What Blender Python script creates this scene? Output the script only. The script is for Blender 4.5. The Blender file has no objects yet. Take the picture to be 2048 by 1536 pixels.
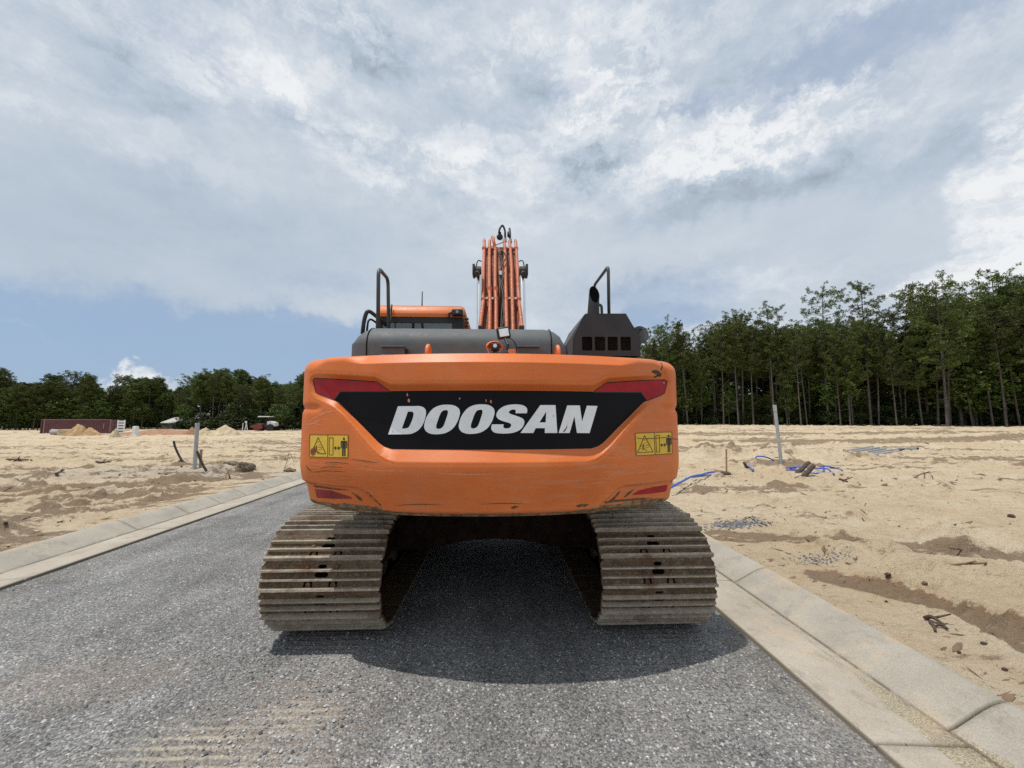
import bpy, bmesh, math, random
import numpy as np
from mathutils import Vector, Matrix, Euler, geometry

R = math.radians
scene = bpy.context.scene
COL = scene.collection

# ------------------------------------------------------------------ camera
F = 769.0                                   # focal length in pixels of the 2048 wide photograph
CAMZ = 1.65
cd = bpy.data.cameras.new('camera'); cam = bpy.data.objects.new('camera', cd); COL.objects.link(cam)
cd.sensor_width = 36.0; cd.lens = F / 2048 * 36.0; cd.clip_start = 0.05; cd.clip_end = 4000
CROT = Euler((R(90 + 5.2), 0, R(-2.0)), 'XYZ')
cam.location = (0, 0, CAMZ); cam.rotation_euler = CROT
scene.camera = cam
RM = CROT.to_matrix()
scene.render.resolution_x = 1024; scene.render.resolution_y = 768
scene.view_settings.view_transform = 'Standard'; scene.view_settings.look = 'None'
scene.view_settings.gamma = 1.0; scene.view_settings.use_curve_mapping = False
scene.view_settings.exposure = 0.0
scene.cycles.use_denoising = False; scene.cycles.max_bounces = 6; scene.cycles.transparent_max_bounces = 12

def ray(px, py):
    return (RM @ Vector(((px - 1024) / F, -(py - 768) / F, -1.0))).normalized()
def at(px, py, D):                          # point of the line of sight at depth y = D
    r = ray(px, py); return Vector((0, 0, CAMZ)) + r * (D / r.y)
def onz(px, py, z=0.0):                     # point of the line of sight at height z
    r = ray(px, py); return Vector((0, 0, CAMZ)) + r * ((z - CAMZ) / r.z)

# ------------------------------------------------------------------ sun and sky
TOSUN = Vector((-0.28, -0.095, 1.0)).normalized()
sl = bpy.data.lights.new('sun', 'SUN'); sun = bpy.data.objects.new('sun', sl); COL.objects.link(sun)
sl.energy = 3.2; sl.angle = R(0.55); sl.color = (1.0, 0.955, 0.88)
sun.rotation_euler = TOSUN.to_track_quat('Z', 'Y').to_euler(); sun.location = (-6, -4, 20)

world = bpy.data.worlds.new('World'); scene.world = world; world.use_nodes = True
world.cycles.sampling_method = 'MANUAL'; world.cycles.sample_map_resolution = 256

class NB:
    """small node builder"""
    def __init__(s, tree): s.t = tree; s.n = tree.nodes; s.l = tree.links
    def node(s, typ, **kw):
        n = s.n.new(typ)
        for k, v in kw.items(): setattr(n, k, v)
        return n
    def put(s, sock, v):
        if isinstance(v, bpy.types.NodeSocket): s.l.new(v, sock)
        elif v is not None: sock.default_value = v
    def m(s, op, a, b=None, c=None, clamp=False):
        n = s.node('ShaderNodeMath', operation=op, use_clamp=clamp)
        for i, v in enumerate((a, b, c)):
            if v is not None: s.put(n.inputs[i], v)
        return n.outputs[0]
    def v(s, op, a, b=None, c=None, scale=None):
        n = s.node('ShaderNodeVectorMath', operation=op)
        s.put(n.inputs[0], a)
        if b is not None: s.put(n.inputs[1], b)
        if c is not None: s.put(n.inputs[2], c)
        if scale is not None: s.put(n.inputs['Scale'], scale)
        return n.outputs['Value'] if op in ('LENGTH', 'DISTANCE', 'DOT_PRODUCT') else n.outputs[0]
    def noise(s, vec, scale, detail=4, rough=0.5, dist=0.0, col=False):
        n = s.node('ShaderNodeTexNoise'); s.put(n.inputs['Vector'], vec)
        n.inputs['Scale'].default_value = scale; n.inputs['Detail'].default_value = detail
        n.inputs['Roughness'].default_value = rough; n.inputs['Distortion'].default_value = dist
        return n.outputs['Color'] if col else n.outputs[0]
    def vor(s, vec, scale, feat='F1', out='Distance', rnd=1.0):
        n = s.node('ShaderNodeTexVoronoi', feature=feat); s.put(n.inputs['Vector'], vec)
        n.inputs['Scale'].default_value = scale; n.inputs['Randomness'].default_value = rnd
        return n.outputs[out]
    def mapr(s, v, a, b, c=0.0, d=1.0, smooth=True):
        n = s.node('ShaderNodeMapRange', interpolation_type='SMOOTHSTEP' if smooth else 'LINEAR')
        s.put(n.inputs[0], v)
        for i, q in enumerate((a, b, c, d)): s.put(n.inputs[i + 1], q)
        return n.outputs[0]
    def mix(s, f, a, b, mode='MIX'):
        n = s.node('ShaderNodeMix', data_type='RGBA', blend_type=mode)
        n.clamp_factor = True
        s.put(n.inputs[0], f)
        for i, q in ((6, a), (7, b)):
            if isinstance(q, (tuple, list)): q = tuple(q)[:3] + (1.0,)
            s.put(n.inputs[i], q)
        return n.outputs[2]
    def sep(s, v):
        n = s.node('ShaderNodeSeparateXYZ'); s.put(n.inputs[0], v); return n.outputs
    def comb(s, x, y, z):
        n = s.node('ShaderNodeCombineXYZ')
        for i, q in enumerate((x, y, z)): s.put(n.inputs[i], q)
        return n.outputs[0]
    def bump(s, h, strength, dist, normal=None):
        n = s.node('ShaderNodeBump'); s.put(n.inputs['Height'], h)
        n.inputs['Strength'].default_value = strength; n.inputs['Distance'].default_value = dist
        if normal is not None: s.put(n.inputs['Normal'], normal)
        return n.outputs[0]

def build_world():
    t = world.node_tree; t.nodes.clear(); b = NB(t)
    out = b.node('ShaderNodeOutputWorld'); bg = b.node('ShaderNodeBackground')
    sky = b.node('ShaderNodeTexSky', sky_type='NISHITA')
    sky.sun_disc = False; sky.sun_elevation = math.asin(TOSUN.z)
    sky.sun_rotation = math.atan2(TOSUN.x, TOSUN.y); sky.air_density = 1.0; sky.dust_density = 1.2
    gen = b.node('ShaderNodeTexCoord').outputs['Generated']
    d = b.v('NORMALIZE', gen)
    x, y, z = b.sep(d)
    zz = b.m('ADD', b.m('MAXIMUM', z, 0.0), 0.22)
    q = b.comb(b.m('DIVIDE', x, zz), b.m('DIVIDE', y, zz), 0.0)
    w1 = b.noise(d, 4.0, 2, 0.6, col=True)
    w2 = b.noise(d, 12.0, 5, 0.70, col=True)
    wd = b.v('ADD', d, b.v('SCALE', b.v('SUBTRACT', w1, (0.5, 0.5, 0.5)), scale=0.10))
    wd = b.v('ADD', wd, b.v('SCALE', b.v('SUBTRACT', w2, (0.5, 0.5, 0.5)), scale=0.15))
    d2 = b.v('MULTIPLY', d, (1.0, 1.0, 1.9))
    nA = b.noise(b.v('ADD', d2, (1.3, 5.1, 0.7)), 3.2, 4, 0.55, 0.1)
    nB = b.noise(b.v('ADD', d2, (7.3, 2.1, 0)), 6.0, 7, 0.64)
    nC = b.noise(b.v('ADD', b.v('ADD', d2, b.v('SCALE', w2, scale=0.10)), (3.3, 1.7, 0.4)), 10.0, 7, 0.70)
    def blob(px, py, rx, ry, soft=0.15):
        c = ray(px, py)
        e = b.v('SUBTRACT', wd, tuple(c))
        # axes of the sky at that direction: along azimuth and along elevation
        h = Vector((c.y, -c.x, 0)).normalized(); v_ = c.cross(h).normalized()
        a = b.m('DIVIDE', b.v('DOT_PRODUCT', e, tuple(h)), rx / F)
        g = b.m('DIVIDE', b.v('DOT_PRODUCT', e, tuple(v_)), ry / F)
        dist = b.m('SQRT', b.m('ADD', b.m('MULTIPLY', a, a), b.m('MULTIPLY', g, g)))
        front = b.m('GREATER_THAN', b.v('DOT_PRODUCT', d, tuple(c)), 0.2)
        return b.m('MULTIPLY', b.mapr(dist, 1.0, soft, 0.0, 1.0), front)
    # coverage of cloud
    cov = b.m('ADD', 0.80, b.m('MULTIPLY', b.m('SUBTRACT', nB, 0.5), 0.55))
    holes = [(1180, 165, 120, 40, .55), (1560, 205, 120, 45, .42), (1410, 205, 150, 32, .35), (1330, 225, 90, 35, .4), (1850, 20, 200, 60, .50),
             (1690, 90, 90, 45, .28), (430, 85, 100, 30, .34), (245, 12, 60, 30, .25), (1340, 590, 200, 60, .45),
             (650, 560, 160, 50, .3), (350, 725, 760, 135, .90), (760, 690, 400, 70, .5), (30, 690, 300, 60, .35), (1320, 650, 180, 45, .55)]
    for px, py, rx, ry, a in holes:
        cov = b.m('SUBTRACT', cov, b.m('MULTIPLY', blob(px, py, rx, ry, 0.1), a))
    puffs = [(1230, 205, 130, 95, .45), (1400, 300, 280, 80, .3), (45, 665, 60, 24, .55), (265, 742, 50, 26, 1.0), (345, 750, 40, 24, .6),
             (2030, 400, 60, 100, .2), (2010, 545, 130, 50, .3), (1835, 580, 50, 22, .4)]
    for px, py, rx, ry, a in puffs:
        cov = b.m('ADD', cov, b.m('MULTIPLY', blob(px, py, rx, ry, 0.3), a))
    covf = b.mapr(cov, 0.18, 0.78, b.mapr(z, 0.12, 0.35, 0.10, 0.34), 1.0)
    # brightness of the cloud
    hz = b.mapr(z, 0.10, 0.45, 0.45, 1.0)
    calm = b.m('MAXIMUM', blob(420, 470, 620, 190, 0.5), b.m('MAXIMUM', blob(1750, 430, 260, 90, .4), blob(1300, 480, 420, 70, .4)))
    hz = b.m('MULTIPLY', hz, b.m('SUBTRACT', 1.0, b.m('MULTIPLY', calm, 0.72)))
    crisp = b.mapr(nC, 0.40, 0.60, 0.45, 1.15)
    br = b.m('ADD', 0.60, b.m('MULTIPLY', b.m('MULTIPLY', b.m('SUBTRACT', nA, 0.5), 0.75), hz))
    br = b.m('ADD', br, b.m('MULTIPLY', b.m('MULTIPLY', b.m('SUBTRACT', nC, 0.5), 0.66), hz))
    br = b.m('ADD', br, b.m('MULTIPLY', b.m('MULTIPLY', b.m('SUBTRACT', nB, 0.5), 0.35), hz))
    lights = [(1230, 190, 115, 80, .42), (1400, 285, 220, 62, .34), (1560, 265, 170, 45, .26), (1120, 280, 90, 60, .2), (960, 300, 120, 40, .16), (750, 30, 260, 60, .08), (120, 200, 260, 50, .12),
              (620, 235, 200, 45, .18), (900, 350, 260, 50, .24), (1180, 80, 280, 60, .22), (2045, 260, 60, 40, .3), (2040, 400, 60, 90, .34), (2000, 545, 150, 50, .34), (640, 25, 150, 40, .2), (340, 60, 160, 60, .12),
              (1835, 580, 45, 22, .25), (1640, 90, 150, 45, .12), (560, 130, 120, 60, .12), (265, 748, 34, 16, .3), (1450, 570, 200, 30, .1)]
    darks = [(700, 60, 100, 85, .34), (1440, 395, 230, 55, .22), (1180, 330, 120, 40, .16), (1220, 300, 110, 90, .12), (650, 265, 170, 24, .16), (200, 390, 280, 90, .07),
             (1860, 310, 110, 60, .15), (560, 470, 420, 110, .08), (100, 530, 420, 110, .10), (990, 220, 110, 140, .10), (1290, 120, 120, 50, .14), (2000, 300, 60, 40, .1)]
    for px, py, rx, ry, a in lights:
        br = b.m('ADD', br, b.m('MULTIPLY', b.m('MULTIPLY', blob(px, py, rx, ry, 0.35), crisp), a))
    for px, py, rx, ry, a in darks:
        br = b.m('SUBTRACT', br, b.m('MULTIPLY', blob(px, py, rx, ry, 0.1), a))
    # smooth grey veil low in the sky
    cramp = b.node('ShaderNodeValToRGB'); b.put(cramp.inputs[0], br)
    e = cramp.color_ramp.elements
    e[0].position = 0.20; e[0].color = (0.27, 0.315, 0.375, 1)
    e[1].position = 1.0; e[1].color = (0.86, 0.88, 0.90, 1)
    k = e.new(0.48); k.color = (0.475, 0.555, 0.65, 1)
    k = e.new(0.68); k.color = (0.62, 0.68, 0.75, 1)
    cl = b.v('SCALE', cramp.outputs[0], scale=10.0)
    skyb = b.mix(0.80, b.v('SCALE', sky.outputs[0], scale=1.0), (3.1, 4.5, 6.6))
    holec = b.mix(b.mapr(z, 0.15, 0.5), skyb, (3.3, 4.15, 5.8))
    fin = b.mix(covf, holec, cl)
    b.put(bg.inputs[0], fin); bg.inputs[1].default_value = 0.1
    t.links.new(bg.outputs[0], out.inputs[0])
build_world()

# ------------------------------------------------------------------ object helpers
ORG = {}
def tag(o, label=None, cat=None, group=None, kind=None):
    if label: o['label'] = label
    if cat: o['category'] = cat
    if group: o['group'] = group
    if kind: o['kind'] = kind
    return o
def empty(name, loc, label=None, cat=None, group=None, rz=0.0):
    o = bpy.data.objects.new(name, None); COL.objects.link(o); o.location = loc; o.rotation_euler.z = rz
    o.empty_display_size = 0.2; ORG[o.name] = Vector(loc)
    return tag(o, label, cat, group)
def link_mesh(name, me, mat, parent=None, smooth=False):
    o = bpy.data.objects.new(name, me); COL.objects.link(o)
    if mat is not None and len(me.materials) == 0:
        for m_ in (mat if isinstance(mat, (list, tuple)) else [mat]): me.materials.append(m_)
    if smooth: me.shade_smooth()
    if parent is not None:
        o.parent = parent; ORG[o.name] = ORG.get(parent.name, Vector((0, 0, 0)))
    else: ORG[o.name] = Vector((0, 0, 0))
    return o
def np_mesh(name, verts, faces, mat, parent=None, smooth=False, attrs=None):
    """verts (n,3) array, faces (m,3) or (m,4) array"""
    verts = np.asarray(verts, dtype=np.float32)
    if parent is not None: verts = verts - np.array(ORG.get(parent.name, Vector((0, 0, 0))), dtype=np.float32)
    faces = np.asarray(faces, dtype=np.int32)
    me = bpy.data.meshes.new(name)
    k = faces.shape[1]
    me.vertices.add(len(verts)); me.vertices.foreach_set('co', verts.ravel())
    me.loops.add(faces.size); me.loops.foreach_set('vertex_index', faces.ravel())
    me.polygons.add(len(faces))
    me.polygons.foreach_set('loop_start', np.arange(len(faces), dtype=np.int32) * k)
    me.update(calc_edges=True); me.validate()
    for an, av in (attrs or {}).items():
        a = me.attributes.new(an, 'FLOAT', 'POINT'); a.data.foreach_set('value', np.asarray(av, dtype=np.float32).ravel())
    return link_mesh(name, me, mat, parent, smooth)
def copy_tree(o, parent=None):
    c = o.copy(); COL.objects.link(c)
    if parent is not None: c.parent = parent
    for ch in list(o.children): copy_tree(ch, c)
    return c

class MB:
    """collects simple shapes in world coordinates, built as ONE mesh object"""
    def __init__(s): s.bm = bmesh.new()
    def box(s, c, size, rot=None, bevel=0.0, seg=2):
        m_ = Matrix.Translation(Vector(c))
        if rot is not None: m_ = m_ @ Euler(rot).to_matrix().to_4x4()
        m_ = m_ @ Matrix.Diagonal((size[0], size[1], size[2], 1))
        r = bmesh.ops.create_cube(s.bm, size=1.0, matrix=m_)
        if bevel > 0:
            es = list({e for v in r['verts'] for e in v.link_edges})
            bmesh.ops.bevel(s.bm, geom=es, offset=bevel, segments=seg, profile=0.5, affect='EDGES')
        return s
    def box2(s, a, b_, **kw):
        a = Vector(a); b_ = Vector(b_)
        return s.box((a + b_) / 2, [abs(b_[i] - a[i]) for i in range(3)], **kw)
    def cyl(s, p0, p1, r0, r1=None, seg=20, caps=True):
        p0 = Vector(p0); p1 = Vector(p1); r1 = r0 if r1 is None else r1
        dv = p1 - p0
        m_ = Matrix.Translation((p0 + p1) / 2) @ dv.to_track_quat('Z', 'Y').to_matrix().to_4x4()
        bmesh.ops.create_cone(s.bm, cap_ends=caps, segments=seg, radius1=r0, radius2=r1, depth=dv.length, matrix=m_)
        return s
    def sphere(s, c, r, seg=16, scale=(1, 1, 1)):
        m_ = Matrix.Translation(Vector(c)) @ Matrix.Diagonal((scale[0], scale[1], scale[2], 1))
        bmesh.ops.create_uvsphere(s.bm, u_segments=seg, v_segments=max(6, seg // 2), radius=r, matrix=m_)
        return s
    def tube(s, pts, r, seg=10, caps=True, closed=False):
        pts = [Vector(p) for p in pts]; n = len(pts)
        rs = r if isinstance(r, (list, tuple)) else [r] * n
        rings = []; up = None
        for i, p in enumerate(pts):
            a = pts[i - 1] if (i > 0 or closed) else p
            c = pts[(i + 1) % n] if (i < n - 1 or closed) else p
            t = (c - a).normalized()
            if up is None:
                up = Vector((0, 0, 1)) if abs(t.z) < 0.9 else Vector((1, 0, 0))
            sd = t.cross(up).normalized(); up = sd.cross(t).normalized()
            rings.append([s.bm.verts.new(p + (sd * math.cos(k * 2 * math.pi / seg) + up * math.sin(k * 2 * math.pi / seg)) * rs[i]) for k in range(seg)])
        m_ = n if closed else n - 1
        for i in range(m_):
            A = rings[i]; B = rings[(i + 1) % n]
            for k in range(seg): s.bm.faces.new((A[k], A[(k + 1) % seg], B[(k + 1) % seg], B[k]))
        if caps and not closed:
            s.bm.faces.new(rings[0][::-1]); s.bm.faces.new(rings[-1])
        return s
    def prism(s, poly, h0, h1, axis='x', bevel=0.0):
        """polygon extruded along an axis: x: (y,z), y: (x,z), z: (x,y)"""
        def P(q, h):
            return {'x': (h, q[0], q[1]), 'y': (q[0], h, q[1]), 'z': (q[0], q[1], h)}[axis]
        A = [s.bm.verts.new(P(q, h0)) for q in poly]; B = [s.bm.verts.new(P(q, h1)) for q in poly]
        n = len(poly); fs = [s.bm.faces.new(A), s.bm.faces.new(B[::-1])]
        for i in range(n): fs.append(s.bm.faces.new((A[i], B[i], B[(i + 1) % n], A[(i + 1) % n])))
        bmesh.ops.recalc_face_normals(s.bm, faces=fs)
        if bevel > 0:
            es = list({e for f in fs for e in f.edges})
            bmesh.ops.bevel(s.bm, geom=es, offset=bevel, segments=2, profile=0.5, affect='EDGES')
        return s
    def plate(s, outer, holes, z0, z1, fn):
        """plate with holes; outlines in 2D, fn(u, v, h) -> point"""
        loops = [outer] + holes
        tri = geometry.tessellate_polygon([[Vector((p[0], p[1], 0)) for p in lp] for lp in loops])
        flat = [p for lp in loops for p in lp]
        A = [s.bm.verts.new(fn(p[0], p[1], z1)) for p in flat]; B = [s.bm.verts.new(fn(p[0], p[1], z0)) for p in flat]
        fs = []
        for t in tri:
            try: fs.append(s.bm.faces.new([A[i] for i in t])); fs.append(s.bm.faces.new([B[i] for i in reversed(t)]))
            except ValueError: pass
        k = 0
        for lp in loops:
            n = len(lp)
            for i in range(n):
                a, c = k + i, k + (i + 1) % n
                fs.append(s.bm.faces.new((A[a], A[c], B[c], B[a])))
            k += n
        bmesh.ops.recalc_face_normals(s.bm, faces=fs)
        return s
    def build(s, name, mat, parent=None, smooth=False, org=None, auto=None):
        o_ = ORG.get(parent.name, Vector((0, 0, 0))) if parent is not None else (Vector(org) if org is not None else Vector((0, 0, 0)))
        if o_.length > 0: bmesh.ops.translate(s.bm, verts=s.bm.verts, vec=-o_)
        me = bpy.data.meshes.new(name); s.bm.to_mesh(me); s.bm.free()
        if auto is not None:
            me.shade_smooth(); me.set_sharp_from_angle(angle=R(auto))
        elif smooth: me.shade_smooth()
        o = link_mesh(name, me, mat, parent)
        if parent is None and org is not None: o.location = org; ORG[o.name] = Vector(org)
        return o

def rounded(pts, rad, n=6):
    """polyline with rounded corners"""
    pts = [Vector(p) for p in pts]; out = [pts[0]]
    for i in range(1, len(pts) - 1):
        p = pts[i]; a = (pts[i - 1] - p); c = (pts[i + 1] - p)
        ra = min(rad, a.length * 0.48, c.length * 0.48)
        pa = p + a.normalized() * ra; pc = p + c.normalized() * ra
        for k in range(n + 1):
            t = k / n; out.append(pa * (1 - t) ** 2 + p * 2 * t * (1 - t) + pc * t * t)
    out.append(pts[-1]); return out
def spline(pts, n=8, closed=False):
    """Catmull-Rom"""
    P = [Vector(p) for p in pts]; N = len(P); out = []
    for i in range(N if closed else N - 1):
        p0 = P[i - 1] if (i > 0 or closed) else P[0]; p1 = P[i]; p2 = P[(i + 1) % N]
        p3 = P[(i + 2) % N] if (i + 2 < N or closed) else P[-1]
        for k in range(n):
            t = k / n
            out.append(0.5 * ((2 * p1) + (p2 - p0) * t + (2 * p0 - 5 * p1 + 4 * p2 - p3) * t * t + (-p0 + 3 * p1 - 3 * p2 + p3) * t ** 3))
    if not closed: out.append(P[-1])
    return out

# ------------------------------------------------------------------ numpy noise
def _hash(ix, iy, seed):
    h = (ix.astype(np.int64) * 374761393 + iy.astype(np.int64) * 668265263 + seed * 1442695041) & 0xffffffff
    h = ((h ^ (h >> 13)) * 1274126177) & 0xffffffff
    return ((h ^ (h >> 16)) & 0xffffff) / float(0xffffff)
def vnoise(x, y, seed=0):
    x = np.asarray(x, dtype=np.float64); y = np.asarray(y, dtype=np.float64)
    ix = np.floor(x); iy = np.floor(y); fx = x - ix; fy = y - iy
    u = fx * fx * fx * (fx * (fx * 6 - 15) + 10); v = fy * fy * fy * (fy * (fy * 6 - 15) + 10)
    a = _hash(ix, iy, seed); b_ = _hash(ix + 1, iy, seed); c = _hash(ix, iy + 1, seed); d = _hash(ix + 1, iy + 1, seed)
    return (a * (1 - u) + b_ * u) * (1 - v) + (c * (1 - u) + d * u) * v
def fbm(x, y, oct_=4, seed=0, gain=0.5):
    s = 0.0; a = 1.0; t = 0.0
    for i in range(oct_):
        s = s + a * vnoise(x * 2 ** i + 13.7 * i, y * 2 ** i - 7.1 * i, seed + i); t += a; a *= gain
    return s / t - 0.5
def sst(a, b_, x):
    t = np.clip((x - a) / (b_ - a), 0, 1); return t * t * (3 - 2 * t)

# ------------------------------------------------------------------ materials
MATS = {}
def newmat(name):
    m_ = bpy.data.materials.new(name); m_.use_nodes = True
    t = m_.node_tree; t.nodes.clear(); b = NB(t)
    out = b.node('ShaderNodeOutputMaterial'); bs = b.node('ShaderNodeBsdfPrincipled')
    t.links.new(bs.outputs[0], out.inputs[0]); MATS[name] = m_
    return m_, b, bs
def simple(name, col, rough=0.5, metal=0.0, var=0.15, scale=6.0, bump=0.0, bscale=60.0, dust=None, dustamt=0.0, spec=0.5, emit=None, coat=0.0):
    m_, b, bs = newmat(name)
    co = b.node('ShaderNodeTexCoord').outputs['Object']
    n = b.noise(co, scale, 6, 0.6)
    lo = tuple(c * (1 - var) for c in col); hi = tuple(min(1, c * (1 + var)) for c in col)
    c = b.mix(b.mapr(n, 0.3, 0.7), lo, hi)
    if dust:
        dn = b.noise(co, scale * 2.3, 7, 0.7)
        up = b.m('MAXIMUM', b.sep(b.node('ShaderNodeNewGeometry').outputs['Normal'])[2], 0.0)
        f = b.m('MULTIPLY', b.mapr(b.m('ADD', dn, b.m('MULTIPLY', up, 0.25)), 0.45, 0.8), dustamt)
        c = b.mix(f, c, dust)
        rr = b.m('ADD', rough, b.m('MULTIPLY', f, 0.4), clamp=True); b.put(bs.inputs['Roughness'], rr)
    else: bs.inputs['Roughness'].default_value = rough
    b.put(bs.inputs['Base Color'], c); bs.inputs['Metallic'].default_value = metal
    bs.inputs['Specular IOR Level'].default_value = spec; bs.inputs['Coat Weight'].default_value = coat
    if bump > 0: b.put(bs.inputs['Normal'], b.bump(b.noise(co, bscale, 4, 0.6), 0.6, bump))
    return m_

DUST = (0.42, 0.33, 0.22)
ORANGE = (0.74, 0.175, 0.036)
def make_paint():
    m_, b, bs = newmat('counterweight_paint')
    co = b.node('ShaderNodeTexCoord').outputs['Object']
    x, y, z = b.sep(co)          # local to the machine: ground at z = 0
    base = b.mix(b.mapr(b.noise(co, 2.2, 5, 0.6), 0.35, 0.7), (0.64, 0.152, 0.032), (0.72, 0.188, 0.044))
    # faded patches and long horizontal rub marks
    st = b.v('MULTIPLY', co, (1.3, 1.0, 16.0))
    rub = b.noise(st, 3.0, 8, 0.72)
    low = b.mapr(z, 1.80, 1.30, 0.25, 1.0)
    fade = b.m('MULTIPLY', b.mapr(rub, 0.46, 0.68), b.m('MULTIPLY', low, b.mapr(x, -0.4, 1.0, 0.16, 0.60)))
    base = b.mix(fade, base, (0.58, 0.30, 0.19))
    film = b.m('MULTIPLY', b.mapr(b.noise(b.v('MULTIPLY', co, (1, 1, 0.5)), 1.6, 7, 0.7), 0.46, 0.70), 0.20)
    base = b.mix(film, base, (0.52, 0.27, 0.15))
    stk = b.m('MULTIPLY', b.mapr(b.noise(b.v('MULTIPLY', co, (26.0, 1.0, 0.8)), 1.0, 5, 0.7), 0.60, 0.72), 0.22)
    base = b.mix(stk, base, (0.34, 0.13, 0.06))
    side = b.mapr(b.m('ABSOLUTE', x), 0.70, 1.15)
    fine = b.noise(b.v('MULTIPLY', co, (2.0, 1.0, 60.0)), 4.0, 6, 0.75)
    lft = b.m('MULTIPLY', b.mapr(x, -0.62, -0.85), b.m('MULTIPLY', b.mapr(z, 1.40, 1.34), b.mapr(z, 1.16, 1.22)))
    scr = b.m('MAXIMUM', b.m('MULTIPLY', b.m('MULTIPLY', b.mapr(fine, 0.57, 0.66), b.mapr(b.noise(co, 3.5, 3, 0.5), 0.48, 0.62)), b.m('MULTIPLY', side, b.mapr(z, 1.62, 1.45))), b.m('MULTIPLY', b.m('MULTIPLY', b.mapr(fine, 0.52, 0.64), lft), b.mapr(b.noise(co, 6.0, 3, 0.5), 0.42, 0.6)))
    base = b.mix(b.m('MULTIPLY', scr, 0.8), base, (0.13, 0.055, 0.03))
    # diagonal dusty scratches
    rt = b.node('ShaderNodeVectorRotate', rotation_type='EULER_XYZ'); b.put(rt.inputs['Vector'], co); rt.inputs['Rotation'].default_value = (0, R(-20), 0)
    dg = b.noise(b.v('MULTIPLY', rt.outputs[0], (2.0, 1.0, 90.0)), 3.0, 4, 0.7)
    dgm = b.m('MULTIPLY', b.mapr(dg, 0.66, 0.72), b.m('MULTIPLY', side, b.mapr(b.noise(co, 5.0, 2, 0.5), 0.5, 0.6)))
    base = b.mix(b.m('MULTIPLY', dgm, 0.45), base, (0.78, 0.45, 0.30))
    # bare dirty steel along the bottom edge
    edge = b.m('ADD', z, b.m('MULTIPLY', b.m('SUBTRACT', b.noise(b.v('MULTIPLY', co, (1, 1, 6)), 6.0, 7, 0.75), 0.5), 0.10))
    lim = b.mapr(b.m('ABSOLUTE', x), 0.5, 0.95, 1.055, 1.092)
    em = b.m('LESS_THAN', b.m('SUBTRACT', edge, lim), 0.0)
    dirt = b.mix(b.mapr(b.noise(co, 18.0, 6, 0.7), 0.35, 0.65), (0.10, 0.062, 0.035), (0.30, 0.20, 0.11))
    base = b.mix(em, base, dirt)
    chips = b.m('LESS_THAN', b.vor(co, 9.0), b.mapr(b.noise(co, 3.0, 2, 0.5), 0.6, 0.9, 0.0, 0.06))
    base = b.mix(chips, base, (0.10, 0.05, 0.03))
    gr = b.mapr(b.noise(co, 240.0, 2, 0.6), 0.3, 0.7, 0.92, 1.06)
    b.put(bs.inputs['Base Color'], b.mix(1.0, base, b.comb(gr, gr, gr), 'MULTIPLY'))
    b.put(bs.inputs['Roughness'], b.m('ADD', 0.42, b.m('MULTIPLY', b.m('ADD', fade, em), 0.35)))
    bs.inputs['Specular IOR Level'].default_value = 0.35
    b.put(bs.inputs['Normal'], b.bump(b.m('ADD', b.noise(co, 45.0, 3, 0.5), b.m('MULTIPLY', b.noise(co, 5.0, 2, 0.5), 3.0)), 0.35, 0.0016))
make_paint()
simple('orange_paint', (0.72, 0.17, 0.035), 0.42, var=0.10, dust=DUST, dustamt=0.35, coat=0.0)
simple('pipe_paint', (0.56, 0.155, 0.065), 0.42, var=0.16, dust=(0.22, 0.10, 0.06), dustamt=0.55, scale=14)
simple('boom_shaded_paint', (0.30, 0.080, 0.034), 0.6, var=0.3, dust=(0.11, 0.06, 0.045), dustamt=0.6, scale=5)  # boom orange darkened: the shadow behind the pipes is in the colour
simple('hood_grey', (0.075, 0.085, 0.092), 0.55, var=0.10, dust=(0.15, 0.16, 0.165), dustamt=0.35, bump=0.0008, bscale=180)
simple('cowl_dark', (0.030, 0.031, 0.036), 0.6, var=0.12, dust=(0.08, 0.078, 0.078), dustamt=0.3, spec=0.3, bump=0.0006, bscale=160)
simple('rail_grey', (0.050, 0.057, 0.060), 0.42, var=0.1, dust=(0.12, 0.12, 0.11), dustamt=0.3)
simple('black_plastic', (0.014, 0.014, 0.015), 0.5, var=0.2, dust=(0.10, 0.09, 0.08), dustamt=0.25)
simple('black_rubber', (0.012, 0.012, 0.013), 0.55, var=0.2)
simple('seam_shade_black', (0.004, 0.004, 0.004), 0.95, var=0.1, spec=0.0)  # near black for seams, and for shade painted into openings
simple('chrome_rod', (0.72, 0.72, 0.72), 0.16, metal=1.0, var=0.03)
simple('cylinder_dark', (0.022, 0.021, 0.020), 0.6, var=0.3, dust=DUST, dustamt=0.08)
simple('dull_steel', (0.30, 0.31, 0.31), 0.55, metal=0.3, var=0.2)
simple('frame_brown', (0.030, 0.016, 0.011), 0.9, var=0.5, scale=9, dust=(0.12, 0.08, 0.05), dustamt=0.35, bump=0.004, bscale=30, spec=0.2)
simple('panel_black', (0.0065, 0.007, 0.010), 0.38, var=0.15, scale=4, spec=0.12)
simple('letter_white', (0.84, 0.88, 0.91), 0.5, var=0.05, scale=10, dust=(0.6, 0.56, 0.5), dustamt=0.15)
simple('reflector_red', (0.36, 0.012, 0.022), 0.32, var=0.15, scale=7, dust=(0.34, 0.06, 0.06), dustamt=0.35, spec=0.25)
simple('reflector_worn', (0.27, 0.018, 0.020), 0.4, var=0.3, scale=9, dust=(0.30, 0.13, 0.08), dustamt=0.6)
simple('decal_yellow', (0.74, 0.49, 0.045), 0.4, var=0.08, scale=18, dust=(0.52, 0.36, 0.14), dustamt=0.5)
simple('decal_black', (0.025, 0.018, 0.010), 0.5, var=0.3)
simple('decal_brown', (0.17, 0.075, 0.012), 0.5, var=0.3)
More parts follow.
